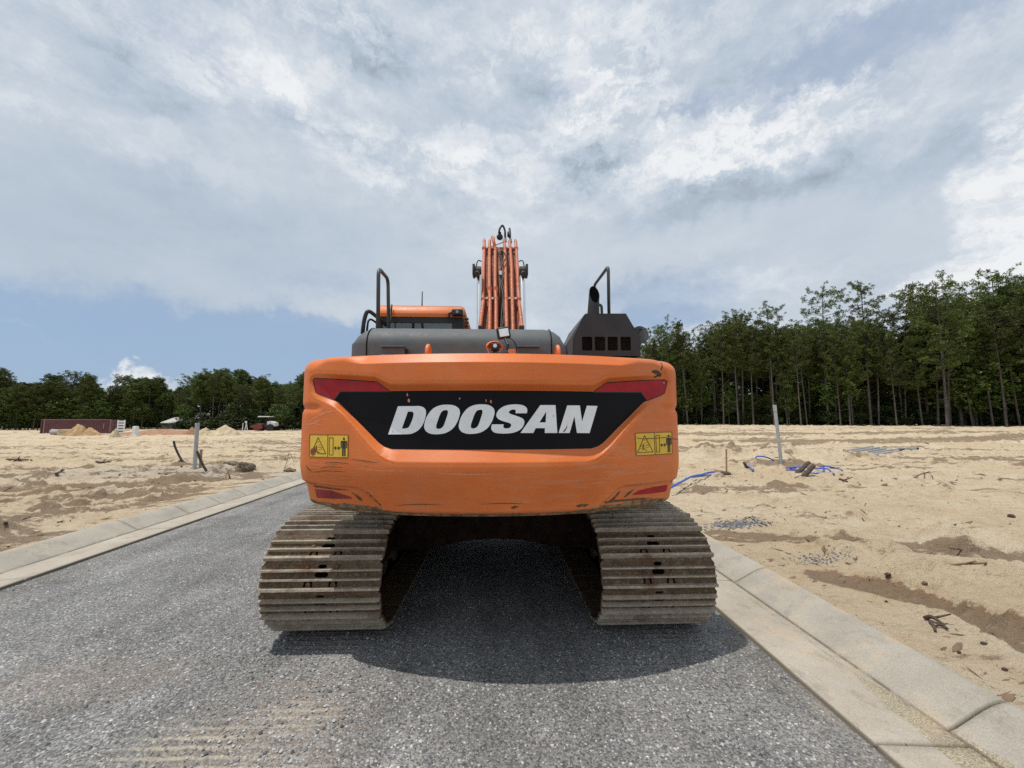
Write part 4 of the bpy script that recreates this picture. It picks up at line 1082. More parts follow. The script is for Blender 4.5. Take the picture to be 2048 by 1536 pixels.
# handrails
def rail(name, pts, r, mat='rail_grey', rad=0.06):
    m = MB(); m.tube(rounded(pts, rad), r, 12); return m.build(name, M[mat], exc, smooth=True)
D_ = 3.45
rail('handrail', [at(756, 668, D_), at(757, 536, D_), at(776, 558, D_ + 0.45), at(777.5, 668, D_ + 0.45)], 0.0175, rad=0.09)
rail('handrail', [at(1218, 632, 3.3), at(1216.5, 533, 3.3), at(1189, 570, 3.95), at(1189, 625, 3.95)], 0.0145, rad=0.05)
rail('handrail', [at(725, 668, 4.25), at(728, 640, 4.25), at(735, 619, 4.25), at(752, 632, 4.3), at(779, 656, 4.5)], 0.022, 'black_plastic', 0.12)
rail('handrail', [at(733, 668, 4.35), at(737, 634, 4.35), at(772, 660, 4.6)], 0.012, 'black_plastic', 0.08)

# rear camera pod and work light
def rear_cam():
    c = at(989, 694, 2.62)
    m = MB(); r = 18 * 2.62 / F
    # orange visor over the camera, open to the rear and below
    pts = 18; bm = m.bm; rings = []
    for rr_, yy, zs in ((1.0, -0.05, 0.02), (1.0, -0.045, 0.30), (0.86, -0.03, 0.72), (0.55, 0.0, 0.92), (0.15, 0.01, 0.98)):
        rings.append([bm.verts.new((c.x + r * rr_ * math.cos(math.pi * k / pts), c.y + yy + 0.055 * (1 - math.cos(math.pi * k / pts * 2)) * 0.0 + 0.07 * math.sin(math.pi * k / pts) * 0.3, c.z + 0.004 + r * zs * (0.62 + 0.0 * k))) for k in range(pts + 1)])
    for k in range(pts): pass
    # closed shell: a squashed half dome with thickness, plus two side cheeks running down to the foot
    bm.free(); m.bm = bmesh.new()
    bmesh.ops.create_uvsphere(m.bm, u_segments=24, v_segments=12, radius=1.0, matrix=Matrix.Translation((c.x, c.y + 0.01, c.z + 0.003)) @ Matrix.Diagonal((r, 0.06, r * 0.66, 1)))
    bmesh.ops.bisect_plane(m.bm, geom=m.bm.verts[:] + m.bm.edges[:] + m.bm.faces[:], plane_co=(0, 0, c.z + 0.002), plane_no=(0, 0, -1), clear_outer=True)
    bmesh.ops.bisect_plane(m.bm, geom=m.bm.verts[:] + m.bm.edges[:] + m.bm.faces[:], plane_co=(0, c.y - 0.030, 0), plane_no=(0, -1, 0), clear_outer=True)
    m.prism([(c.x - r, c.z + 0.006), (c.x - r * 0.90, c.z + 0.006), (c.x - r * 0.42, c.z - r * 0.95), (c.x - r * 0.55, c.z - r * 0.95)], c.y - 0.02, c.y + 0.04, 'y')
    m.prism([(c.x + r, c.z + 0.006), (c.x + r * 0.90, c.z + 0.006), (c.x + r * 0.42, c.z - r * 0.95), (c.x + r * 0.55, c.z - r * 0.95)], c.y - 0.02, c.y + 0.04, 'y')
    a = m.build('rear_camera', M['orange_paint'], exc, auto=35)
    sol = a.modifiers.new('thick', 'SOLIDIFY'); sol.thickness = 0.003
    g = MB(); g.box((c.x + 0.004, c.y - 0.015, c.z - 0.004), (0.055, 0.06, 0.048), bevel=0.008); g.box((c.x + 0.004, c.y + 0.0, c.z - 0.045), (0.03, 0.03, 0.05)); b0 = g.build('camera_body', M['black_plastic'], a)
    g = MB(); g.cyl((c.x + 0.004, c.y - 0.046, c.z), (c.x + 0.004, c.y - 0.050, c.z), 0.013); g.build('camera_lens', M['chrome_rod'], a)
    g = MB(); g.box((c.x + 0.06, c.y, 2.082), (0.20, 0.05, 0.035), bevel=0.006); g.build('mounting_foot', M['cylinder_dark'], a)
rear_cam()
def work_light():
    c = at(1007, 666, 2.60); n = Euler((R(4), R(-11), R(8)))
    m = MB(); m.box(c, (0.094, 0.036, 0.084), rot=n, bevel=0.014, seg=3)
    a = m.build('work_light', M['black_plastic'], exc, auto=40)
    off = n.to_matrix() @ Vector((0, -0.0185, 0))
    g = MB(); g.box(c + off, (0.066, 0.006, 0.054), rot=n, bevel=0.0028); g.build('light_lens', M['lens_clear'], a)
    g = MB(); g.tube([c + Vector((0.01, 0, -0.035)), at(1016, 690, 2.52), at(1014, 700, 2.52)], 0.010, 8)
    g.tube(spline([c + Vector((0.035, 0.02, -0.03)), at(1026, 680, 2.53), at(1033, 694, 2.53), at(1029, 704, 2.53), at(1012, 706, 2.5), at(990, 706, 2.48)], 6), 0.0045, 7)
    g.build('light_bracket', M['black_rubber'], a)
    g = MB(); p = at(1024, 704, 2.52); g.box(p, (0.05, 0.03, 0.03), bevel=0.004); g.tube([at(1028, 698, 2.5), at(1028, 712, 2.5)], 0.007, 8); g.build('light_foot', M['orange_paint'], a)
work_light()

# --- upper structure behind the counterweight (mostly hidden from behind)
m = MB(); m.box2((CX - 1.22, 3.16, 1.08), (CX + 1.22, 3.98, 1.98), bevel=0.03); m.build('engine_housing', M['cowl_dark'], exc)
m = MB(); m.box2((CX - 1.20, 3.99, 1.12), (CX - 0.45, 4.42, 1.75), bevel=0.03); m.build('battery_box', M['orange_paint'], exc)
m = MB(); m.box2((CX + 0.42, 3.99, 1.12), (CX + 1.22, 5.5, 2.05), bevel=0.05); m.build('fuel_tank', M['hood_grey'], exc)
m = MB(); m.box2((CX - 1.12, 2.98, 0.98), (CX + 1.12, 6.15, 1.078), bevel=0.01); m.cyl((CX, CY, 0.86), (CX, CY, 1.02), 0.62, seg=40)
m.build('turntable', M['cylinder_dark'], exc)

# --- cab
def cab():
    y0, y1 = 4.45, 6.25
    a = at(749, 634, y0); b_ = at(928.5, 634, y0); x0, x1 = a.x, b_.x
    zr = at(840, 634.5, y0).z; zt_ = at(840, 612.5, y0 + 0.12).z
    m = MB()
    m.prism([(y0, zr), (y0 - 0.01, zr + 0.05), (y0 + 0.05, zt_ - 0.015), (y0 + 0.12, zt_), (y1 - 0.15, zt_), (y1, zr + 0.05), (y1, zr)], x0, x1, 'x', bevel=0.045)
    xa = at(785, 612, y0 + .1).x; xb = at(892, 612, y0 + .1).x
    m.box2((xa, y0 + 0.2, zt_ - 0.01), (xb, y1 - 0.3, zt_ + 0.014), bevel=0.008)
    rf = m.build('cab_roof', M['orange_paint'], exc, auto=40)
    m = MB()
    w = 0.075
    for x in (x0 + w / 2 + 0.01, x1 - w / 2 - 0.01):
        for y in (y0 + 0.05, y1 - 0.05): m.box((x, y, (1.2 + zr) / 2), (w, 0.08, zr - 1.2), bevel=0.01)
    m.box2((x0 + 0.02, y0 + 0.01, 1.15), (x1 - 0.02, y0 + 0.07, 2.05)); m.box2((x0 + 0.02, y1 - 0.07, 1.15), (x1 - 0.02, y1 - 0.01, 1.6))
    m.box2((x0 + 0.02, y0 + 0.08, 1.15), (x0 + 0.06, y1 - 0.08, 1.9)); m.box2((x1 - 0.06, y0 + 0.08, 1.15), (x1 - 0.02, y1 - 0.08, 1.9))
    m.box2((x0 + 0.085, y0 + 0.015, zr - 0.06), (x1 - 0.085, y0 + 0.06, zr - 0.002)); m.box2((x0 + 0.03, y0 + 0.6, zr - 0.1), (x0 + 0.09, y0 + 0.7, 1.9))
    bx = at(904, 640, y0).x
    m.box2((bx, y0 + 0.012, 2.0), (x1 - 0.085, y0 + 0.058, zr - 0.062))
    body = m.build('cab_frame', M['cowl_dark'], exc)
    m = MB(); m.box2((x0 + 0.09, y0 + 0.03, 2.06), (bx - 0.002, y0 + 0.036, zr - 0.062)); m.build('rear_window', M['cab_glass'], exc)
    m = MB(); m.box2((x0 + 0.09, y1 - 0.036, 1.62), (x1 - 0.09, y1 - 0.03, zr - 0.01)); m.build('windscreen', M['cab_glass'], exc)
    m = MB(); m.box2((x0 + 0.02, y0 + 0.1, 1.92), (x0 + 0.026, y1 - 0.1, zr - 0.01)); m.build('door_window', M['cab_glass'], exc)
    cx = (x0 + x1) / 2
    m = MB(); m.box((cx, y0 + 0.75, 1.75), (0.45, 0.5, 0.15), bevel=0.05); m.box((cx, y0 + 0.5, 2.1), (0.45, 0.12, 0.65), bevel=0.05); m.box((cx, y0 + 0.48, 2.52), (0.26, 0.09, 0.17), bevel=0.04)
    m.build('operator_seat', M['black_plastic'], exc)
    # rear cab camera lamp at the roof corner
    c = at(915, 625.5, y0 - 0.06)
    m = MB(); m.box(c, (0.13, 0.08, 0.075), bevel=0.015); m.tube([at(898, 634, y0 - .05), at(898, 627, y0 - .05), at(905, 624, y0 - .05)], 0.014, 8); l_ = m.build('cab_lamp', M['black_plastic'], exc)
    g = MB(); g.cyl((c.x, c.y - 0.042, c.z), (c.x, c.y - 0.046, c.z), 0.016); g.build('light_lens', M['dull_steel'], l_)
    m = MB(); p = at(844, 612, 5.2); m.cyl((p.x, 5.2, p.z - 0.02), (p.x, 5.2, at(844, 583, 5.2).z), 0.009, 0.006, 8); m.build('antenna', M['black_plastic'], exc)
    m = MB(); m.tube(spline([at(781, 622, y0 - 0.05), at(783.5, 609, y0 + 0.0), at(782, 634, y0 - 0.05), at(778, 655, y0 - .1)], 6), 0.008, 6); m.build('cable', M['black_rubber'], exc)
    m = MB(); m.tube(spline([at(928, 622, y0 + 0.1), at(932, 640, y0), at(935, 662, y0)], 6), 0.01, 6)
    for py in (638, 645, 652): m.box(at(933, py, y0), (0.05, 0.03, 0.02), bevel=0.004)
    m.build('mirror_bracket', M['black_plastic'], exc)
cab()

# --- boom
def boom():
    # side profile (y, z): foot pin low, knee high, then forward and down
    foot = (CY + 0.10, 1.95); 
    back = [(4.78, 1.85), (5.35, 2.75), (5.95, 3.65), (6.50, 4.40), (6.95, 4.86), (7.45, 5.02), (8.3, 4.75), (9.2, 4.20), (10.1, 3.55)]
    front = [(10.1, 3.30), (9.1, 3.80), (8.2, 4.15), (7.55, 4.20), (7.05, 3.95), (6.55, 3.35), (5.95, 2.55), (5.35, 1.85), (4.95, 1.62)]
    m = MB(); bw = 0.225; xc = at(1000, 600, 6).x; bw = 0.285
    m.prism(back + front, xc - bw, xc + bw, 'x', bevel=0.012)
    bo = m.build('boom', M['boom_shaded_paint'], exc)
    def onback(px, k, off):          # k: 0 foot .. 1 knee along the back face
        L = back[:6]; t = k * (len(L) - 1); i = min(int(t), len(L) - 2); f_ = t - i
        y = L[i][0] * (1 - f_) + L[i + 1][0] * f_; z = L[i][1] * (1 - f_) + L[i + 1][1] * f_
        return y - off * 0.75, z + off * 0.5
    def back_y(z):
        zs = [q[1] for q in back[:5]]; ys_ = [q[0] for q in back[:5]]
        return float(np.interp(z, zs, ys_))
    def P(px, py, off=0.11):
        # the point at that position lying off metres behind the boom's back face
        d = 6.0
        for _ in range(12):
            p = at(px, py, d); d = back_y(p.z) - off
        return at(px, py, d)
    pipes = [[(968.5, 481), (968.5, 495), (967, 600), (965.5, 598), (960, 655)],
             [(979.5, 482), (979, 495), (978.5, 578), (980, 600), (979, 665)],
             [(985, 475), (990.5, 495), (990.5, 578), (992, 600), (992, 665)],
             [(1008, 480), (1009.5, 495), (1010.5, 510), (1012, 598), (1013.5, 665)],
             [(1019, 483), (1020.5, 495), (1023, 530), (1024.5, 598), (1026, 665)],
             [(1031, 482), (1032.5, 495), (1034, 520), (1037.5, 598), (1044, 655)]]
    offs = [0.10, 0.12, 0.12, 0.12, 0.12, 0.10]
    for pi, pl_ in enumerate(pipes):
        pl_ = sorted(pl_, key=lambda q: q[1])
        pts = [P(px, py, offs[pi]) for px, py in pl_]
        m = MB(); m.tube(rounded(pts, 0.08, 4), 0.0275, 12)
        # tapered end fitting
        m.cyl(pts[0] + Vector((0, 0.01, 0.0)), pts[0] + (pts[0] - pts[1]).normalized() * 0.05, 0.030, 0.015, 12)
        q = m.build('hydraulic_pipe', M['pipe_paint'], bo, auto=40)
    for a, b2, py in ((964, 995, 495.5), (1006, 1036.5, 495.5), (963, 996, 597), (1009, 1042, 597)):
        m = MB(); p, q = P(a, py, 0.135), P(b2, py, 0.135)
        m.box2((p.x, p.y - 0.012, p.z - 0.022), (q.x, p.y + 0.06, p.z + 0.022), bevel=0.008)
        cl_ = m.build('pipe_clamp', M['pipe_paint'], bo)
        for k in (0.33, 0.67):
            g = MB(); g.cyl((p.x + (q.x - p.x) * k, p.y - 0.03, p.z), (p.x + (q.x - p.x) * k, p.y - 0.012, p.z), 0.016, seg=6); g.build('clamp_bolt', M['chrome_rod'], cl_)
    for px in (979, 991.5):
        m = MB(); p = P(px, 580, 0.12); m.cyl(p + Vector((0, -0.003, -0.045)), p + Vector((0, 0.003, 0.045)), 0.038, seg=12); m.build('pipe_coupling', M['pipe_paint'], bo, auto=30)
    for a in (961.5, 1043.5):
        m = MB(); p = P(a, 656, 0.10); m.box(p, (0.07, 0.06, 0.07), bevel=0.012); m.build('pipe_elbow', M['cylinder_dark'], bo)
    # wear plates and shadowed gap between the pipe banks
    m = MB(); m.tube(spline([P(1002, 500, .08), P(1008, 505, .16), P(1012, 515, .18), P(1004, 530, .19), P(999, 548, .16), P(1001, 565, .14), P(1006, 590, .14), P(1004, 620, .12), P(1001, 662, .1)], 6), 0.011, 7)
    m.tube(spline([P(997, 505, .1), P(1004, 525, .12), P(1001, 552, .13), P(1007, 575, .12), P(1010, 606, .1), P(1003, 660, .1)], 6), 0.010, 7)
    m.tube(spline([P(1026, 520, .05), P(1018, 535, .1), P(1003, 552, .15)], 5), 0.006, 6)
    m.build('electric_cable', M['black_rubber'], bo, smooth=True)
    m = MB(); p = P(1001, 546, 0.20); m.box(p, (0.05, 0.03, 0.07), bevel=0.008); m.build('cable_connector', M['chrome_rod'], bo)
    m = MB(); m.tube([P(1003, 505, 0.03), P(1002, 665, 0.03)], 0.03, 8); m.build('gap_shade', M['frame_brown'], bo, smooth=True)  # dark brown tube in place of the shade between the pipe banks
    # hoses and work light at the top
    m = MB(); c = at(999.5, 474, 6.9); m.sphere(c, 0.06, 16, (1, 0.8, 1)); m.box(c + Vector((0, -0.02, 0.06)), (0.055, 0.05, 0.05), bevel=0.01)
    m.build('boom_lamp', M['cylinder_dark'], bo, auto=40)
    m = MB(); m.tube(rounded([at(998, 466, 6.85), at(999, 458, 6.85), at(1005, 449, 6.9), at(1010, 460, 6.9), at(1010.5, 476, 6.85)], 0.07), 0.019, 10)
    m.tube(rounded([at(1019, 457, 7.0), at(1020, 466, 6.95), at(1020, 477, 6.9)], 0.03), [0.016] * 3 if False else 0.021, 10); m.tube([at(1016.5, 464, 6.95), at(1017, 474, 6.95)], 0.022, 10)
    m.build('hydraulic_hose', M['black_rubber'], bo, smooth=True)
    for px, py in ((1010.5, 479), (1021, 481)):
        m = MB(); p = at(px, py, 6.82); m.cyl(p + Vector((0, 0, -.045)), p + Vector((0, 0, 0.03)), 0.034, 0.026, 6); m.build('hose_fitting', M['dull_steel'], bo)
    m = MB(); m.tube([at(988, 475, 6.75), at(988, 492, 6.7)], 0.02, 10); m.tube([at(983, 493, 6.6), at(1008, 484, 6.62)], 0.010, 8); m.build('hydraulic_pipe', M['pipe_paint'], bo, smooth=True)
    # pins carrying the lift cylinders
    zc0 = at(1000, 544, 5.95)
    for sx, lab in ((955, 'left'), (1046, 'right')):
        c = at(sx, 543.5, 5.95); sg = -1 if sx < 1000 else 1
        m = MB(); m.cyl((c.x - 0.06, 5.95, c.z), (c.x + 0.06, 5.95, c.z), 0.085, seg=20); m.box((c.x + sg * 0.055, 5.93, c.z), (0.04, 0.18, 0.18), bevel=0.01)
        m.cyl((c.x, 5.95, c.z - 0.02), (c.x, 5.80, c.z - 0.10), 0.05, 0.04, 16)
        m.build('cylinder_pin', M['cylinder_dark'], bo, auto=35)
        r0 = at(sx + (4 if sg < 0 else -1.5), 552, 5.93); r1 = at(sx + (3.5 if sg < 0 else 0.5), 668, 5.45)
        m = MB(); m.cyl(r0, r1, 0.043, seg=18); rd = m.build('lift_cylinder', M['chrome_rod'], exc, auto=35)
        m = MB(); m.cyl(r1, (r1.x, 5.9, 1.35), 0.075, seg=18); m.build('cylinder_barrel', M['boom_shaded_paint'], rd, auto=35)
        m = MB(); q = [at(sx + sg * -3 + 4 * -sg * 0, 520, 5.95), at(sx + sg * 3, 524, 5.9), at(sx + sg * 4, 536, 5.88)]
        m.tube(spline([at(sx - sg * 8, 523, 5.95), at(sx - sg * 2, 521, 5.92), at(sx + sg * 1.5, 527, 5.9), at(sx + sg * 2, 540, 5.9)], 5), 0.009, 7); m.build('grease_hose', M['black_rubber'], bo, smooth=True)
    # arm and bucket in front of the machine
    m = MB(); m.prism([(9.7, 4.35), (10.15, 4.0), (10.55, 2.6), (10.35, 1.2), (10.05, 1.2), (10.0, 2.4), (9.75, 3.5), (9.45, 4.1)], xc - 0.19, xc + 0.19, 'x', bevel=0.012)
    ar = m.build('arm', M['boom_shaded_paint'], exc)
    m = MB(); m.cyl((xc, 8.2, 5.0), (xc, 9.0, 4.75), 0.08, seg=16); m.cyl((xc, 9.0, 4.75), (xc, 9.6, 4.4), 0.05, seg=16); m.build('arm_cylinder', M['boom_shaded_paint'], exc)
    m = MB(); m.prism([(10.4, 1.25), (10.05, 1.2), (9.55, 0.95), (9.45, 0.45), (9.75, 0.12), (10.35, 0.08), (10.45, 0.14), (9.9, 0.35), (9.75, 0.55), (9.85, 0.85), (10.4, 1.05)], xc - 0.6, xc + 0.6, 'x', bevel=0.01)
    m.build('bucket', M['cylinder_dark'], exc)
boom()

# --- undercarriage
GA, SW = 1.23, 0.86
def track(side):
    xc = CX + side * GA
    root = None
    rp = 0.352; zc_ = 0.437; ya = 3.30; yb = CY + (CY - ya)
    # centre line of the chain: rear circle, top run with a little sag, front circle, bottom run
    pts = []
    N = 400
    L1 = yb - ya; Lc = math.pi * rp; L = 2 * L1 + 2 * Lc
    def pos(s):
        s = s % L
        if s < L1:                                  # top, going forward
            t = s / L1; z = zc_ + rp - 0.012 * math.sin(math.pi * t) * 0; zz = 0.045 * math.sin(math.pi * min(t * 1.0, 1)) ; return Vector((0, ya + s, z + zz)), Vector((0, 1, 0.045 * math.pi / L1 * math.cos(math.pi * t))).normalized()
        s -= L1
        if s < Lc:
            a = s / rp; return Vector((0, yb + rp * math.sin(a), zc_ + rp * math.cos(a))), Vector((0, math.cos(a), -math.sin(a)))
        s -= Lc
        if s < L1: return Vector((0, yb - s, zc_ - rp)), Vector((0, -1, 0))
        s -= L1; a = s / rp
        return Vector((0, ya - rp * math.sin(a), zc_ - rp * math.cos(a))), Vector((0, -math.cos(a), math.sin(a)))
    # frame and wheels
    m = MB()
    m.prism([(ya + 0.25, 0.72), (yb - 0.3, 0.72), (yb - 0.1, 0.55), (yb - 0.1, 0.32), (ya + 0.1, 0.26), (ya + 0.05, 0.5)], xc - 0.18, xc + 0.18, 'x', bevel=0.02)
    tr = m.build('crawler_track', M['frame_brown'], exc)
    m = MB(); m.cyl((xc - 0.05, ya, zc_), (xc + 0.05, ya, zc_), 0.30, seg=32); m.cyl((xc - 0.2, ya, zc_), (xc + 0.2, ya, zc_), 0.17, seg=24); m.build('drive_sprocket', M['track_steel'], tr)
    m = MB(); m.cyl((xc - 0.08, yb, zc_), (xc + 0.08, yb, zc_), 0.31, seg=32); m.build('idler_wheel', M['track_steel'], tr)
    for k in range(8):
        m = MB(); y = ya + 0.35 + k * (yb - ya - 0.7) / 7; m.cyl((xc - 0.13, y, 0.205), (xc + 0.13, y, 0.205), 0.115, seg=18); m.build('track_roller', M['track_steel'], tr)
    # shoe, modelled flat: local x across, y along the run, z outwards
    pitch = L / 51; hl = pitch / 2
    def make_shoe():
        m = MB(); hw = SW / 2
        def hole(u0, u1, v0, v1):
            r_ = min(u1 - u0, v1 - v0) * 0.42
            return [(u0 + r_, v0), (u1 - r_, v0), (u1, v0 + r_), (u1, v1 - r_), (u1 - r_, v1), (u0 + r_, v1), (u0, v1 - r_), (u0, v0 + r_)]
        def arch(u, v0, w_, h_):
            return [(u - w_ / 2, v0), (u + w_ / 2, v0), (u + w_ / 2 * 0.9, v0 + h_ * 0.7), (u + w_ / 4, v0 + h_), (u - w_ / 4, v0 + h_), (u - w_ / 2 * 0.9, v0 + h_ * 0.7)]
        c = 0.02
        outer = [(-hw + c, -hl - 0.012), (hw - c, -hl - 0.012), (hw, -hl + c), (hw, hl - c), (hw - c, hl + 0.006), (-hw + c, hl + 0.006), (-hw, hl - c), (-hw, -hl + c)]
        holes = [hole(-0.05, 0.05, -0.006, 0.030), hole(-0.032, 0.032, 0.052, 0.080), arch(-0.088, -0.072, 0.066, 0.050), arch(0.088, -0.072, 0.066, 0.050)]
        m.plate(outer, holes, 0.0, 0.013, lambda u, v, h: (u, v, h))
        # leading lip bent down over the next shoe
        m.prism([(-hl - 0.012, 0.013), (-hl - 0.012, 0.0), (-hl - 0.022, -0.004), (-hl - 0.030, 0.004)], -hw + c, hw - c, 'x')
        for u in (-0.088, 0.088): m.plate(arch(u, -0.078, 0.036, 0.044), [], 0.0, 0.012, lambda a, b_, h: (a, b_, h))
        for u in (-0.105, 0.105):
            for v in (0.015, 0.066): m.cyl((u, v, 0.013), (u, v, 0.022), 0.013, seg=8)
        lk = MB()                                       # chain links under the plate, and a strip, blackened for the holes' shade
        for u in (-0.088, 0.088): lk.box((u, 0.0, -0.048), (0.05, pitch * 0.94, 0.080), bevel=0.004)
        lk.box((0, 0.0, -0.055), (0.13, pitch * 0.98, 0.05), bevel=0.004); lk.box((0, -0.01, -0.010), (0.27, pitch * 1.04, 0.010))
        me0 = bpy.data.meshes.new('links'); lk.bm.to_mesh(me0); lk.bm.free()
        me = bpy.data.meshes.new('track_shoe'); m.bm.to_mesh(me); m.bm.free(); me.materials.append(M['track_steel'])
        g = MB(); hw2 = hw - 0.004
        for v, hh, wt in ((-0.083, 0.047, 0.020), (-0.018 - 0.002, 0.043, 0.013), (0.041, 0.043, 0.013)):
            bm = g.bm; n = 26; prev = None; rng = random.Random(int(v * 1e4) + 5)
            for i in range(n + 1):
                u = -hw2 + 2 * hw2 * i / n; dz = rng.uniform(-0.0014, 0.0008); dv = rng.uniform(-0.0005, 0.0005)
                if i in (0, n): dz -= 0.006
                ring = [bm.verts.new(p) for p in ((u, v - wt * 0.75, 0.013), (u, v - wt * 0.42 + dv, hh + dz), (u, v + wt * 0.42 + dv, hh + dz), (u, v + wt * 0.75, 0.013))]
                if prev:
                    for j in range(3): bm.faces.new((prev[j], ring[j], ring[j + 1], prev[j + 1]))
                else: bm.faces.new(ring)
                prev = ring
            bm.faces.new(prev[::-1])
        bmesh.ops.recalc_face_normals(g.bm, faces=g.bm.faces)
        me2 = bpy.data.meshes.new('grouser_bars'); g.bm.to_mesh(me2); g.bm.free(); me2.materials.append(M['grouser_steel'])
        # one mesh, two materials
        bm = bmesh.new(); bm.from_mesh(me); nf = len(bm.faces); bm.from_mesh(me2)
        bm.faces.ensure_lookup_table()
        for i in range(nf, len(bm.faces)): bm.faces[i].material_index = 1
        nf = len(bm.faces); bm.from_mesh(me0); bm.faces.ensure_lookup_table()
        for i in range(nf, len(bm.faces)): bm.faces[i].material_index = 2
        me3 = bpy.data.meshes.new('track_shoe'); bm.to_mesh(me3); bm.free(); me3.materials.append(M['track_steel']); me3.materials.append(M['grouser_steel']); me3.materials.append(M['seam_shade_black'])
        return me3
    me = make_shoe()
    off = 0.40 if side < 0 else 0.35
    rng = random.Random(side + 7)
    for k in range(51):
        p0, _ = pos((k + off - 0.5) * pitch); p1, _ = pos((k + off + 0.5) * pitch); c = (p0 + p1) / 2; t = (p1 - p0).normalized()
        n_ = Vector((1, 0, 0)).cross(t); n_ = n_ if True else n_
        out = n_ if n_.dot(c - Vector((0, (ya + yb) / 2, zc_)) if False else (c - Vector((0, min(max(c.y, ya), yb), zc_)))) > 0 else -n_
        xa = t.cross(out).normalized()
        o = bpy.data.objects.new('track_shoe', me); COL.objects.link(o); o.parent = tr
        mt = Matrix((xa, t, out)).transposed().to_4x4()
        mt = Matrix.Translation(Vector((xc + rng.uniform(-.003, .003), 0, 0)) + c + out * 0.028 - ORG['excavator']) @ mt @ Matrix.Rotation(rng.uniform(-.02, .02), 4, 'X')
        o.matrix_local = mt
track(-1); track(1)
# car body between the tracks
m = MB()
arch = [(-1.05, 0.25), (-0.75, 0.27), (-0.56, 0.30), (-0.30, 0.355), (0, 0.37), (0.30, 0.355), (0.56, 0.30), (0.75, 0.27), (1.05, 0.25), (1.05, 0.78), (0.6, 0.90), (-0.6, 0.90), (-1.05, 0.78)]
m.prism([(CX + x, z) for x, z in arch], 4.25, 5.9, 'y', bevel=0.02)
m.build('car_body', M['frame_brown'], exc)
m = MB(); m.box((CX, 4.0, 0.93), (1.5, 0.5, 0.14), bevel=0.04); m.box((CX - .35, 3.6, 1.02), (.25, .5, .08), bevel=0.02); m.box((CX + .45, 3.5, 1.02), (.3, .6, .08), bevel=0.02)
m.build('belly_shade_plates', M['frame_brown'], exc)  # plates added to keep light from the ground under the machine

# ------------------------------------------------------------------ trees
def needle_tris(centres, radii, nper, rng, flat=0.65, width=0.22, up=0.25):
    """bursts of pointed needle blades round each centre"""
    c = np.repeat(centres, nper, axis=0); r = np.repeat(radii, nper)
    n = len(c); d = rng.normal(size=(n, 3)); d[:, 2] = d[:, 2] * flat + up; d /= np.linalg.norm(d, axis=1)[:, None]
    L = r * rng.uniform(0.65, 1.1, n)
    s = np.cross(d, rng.normal(size=(n, 3))); s /= np.linalg.norm(s, axis=1)[:, None]
    w = (L * width * rng.uniform(0.7, 1.2, n))[:, None]
    base = c + d * (L * 0.12)[:, None]; tip = c + d * L[:, None]; mid = base * 0.45 + tip * 0.55
    V = np.stack([base, mid + s * w, tip, mid - s * w], 1).reshape(-1, 3)
    f = np.arange(n * 4).reshape(n, 4)
    return V, f
def tree_tube(bmx, pts, rs, seg=6):
    m = MB(); m.bm.free(); m.bm = bmx; m.tube(pts, rs, seg, caps=False)
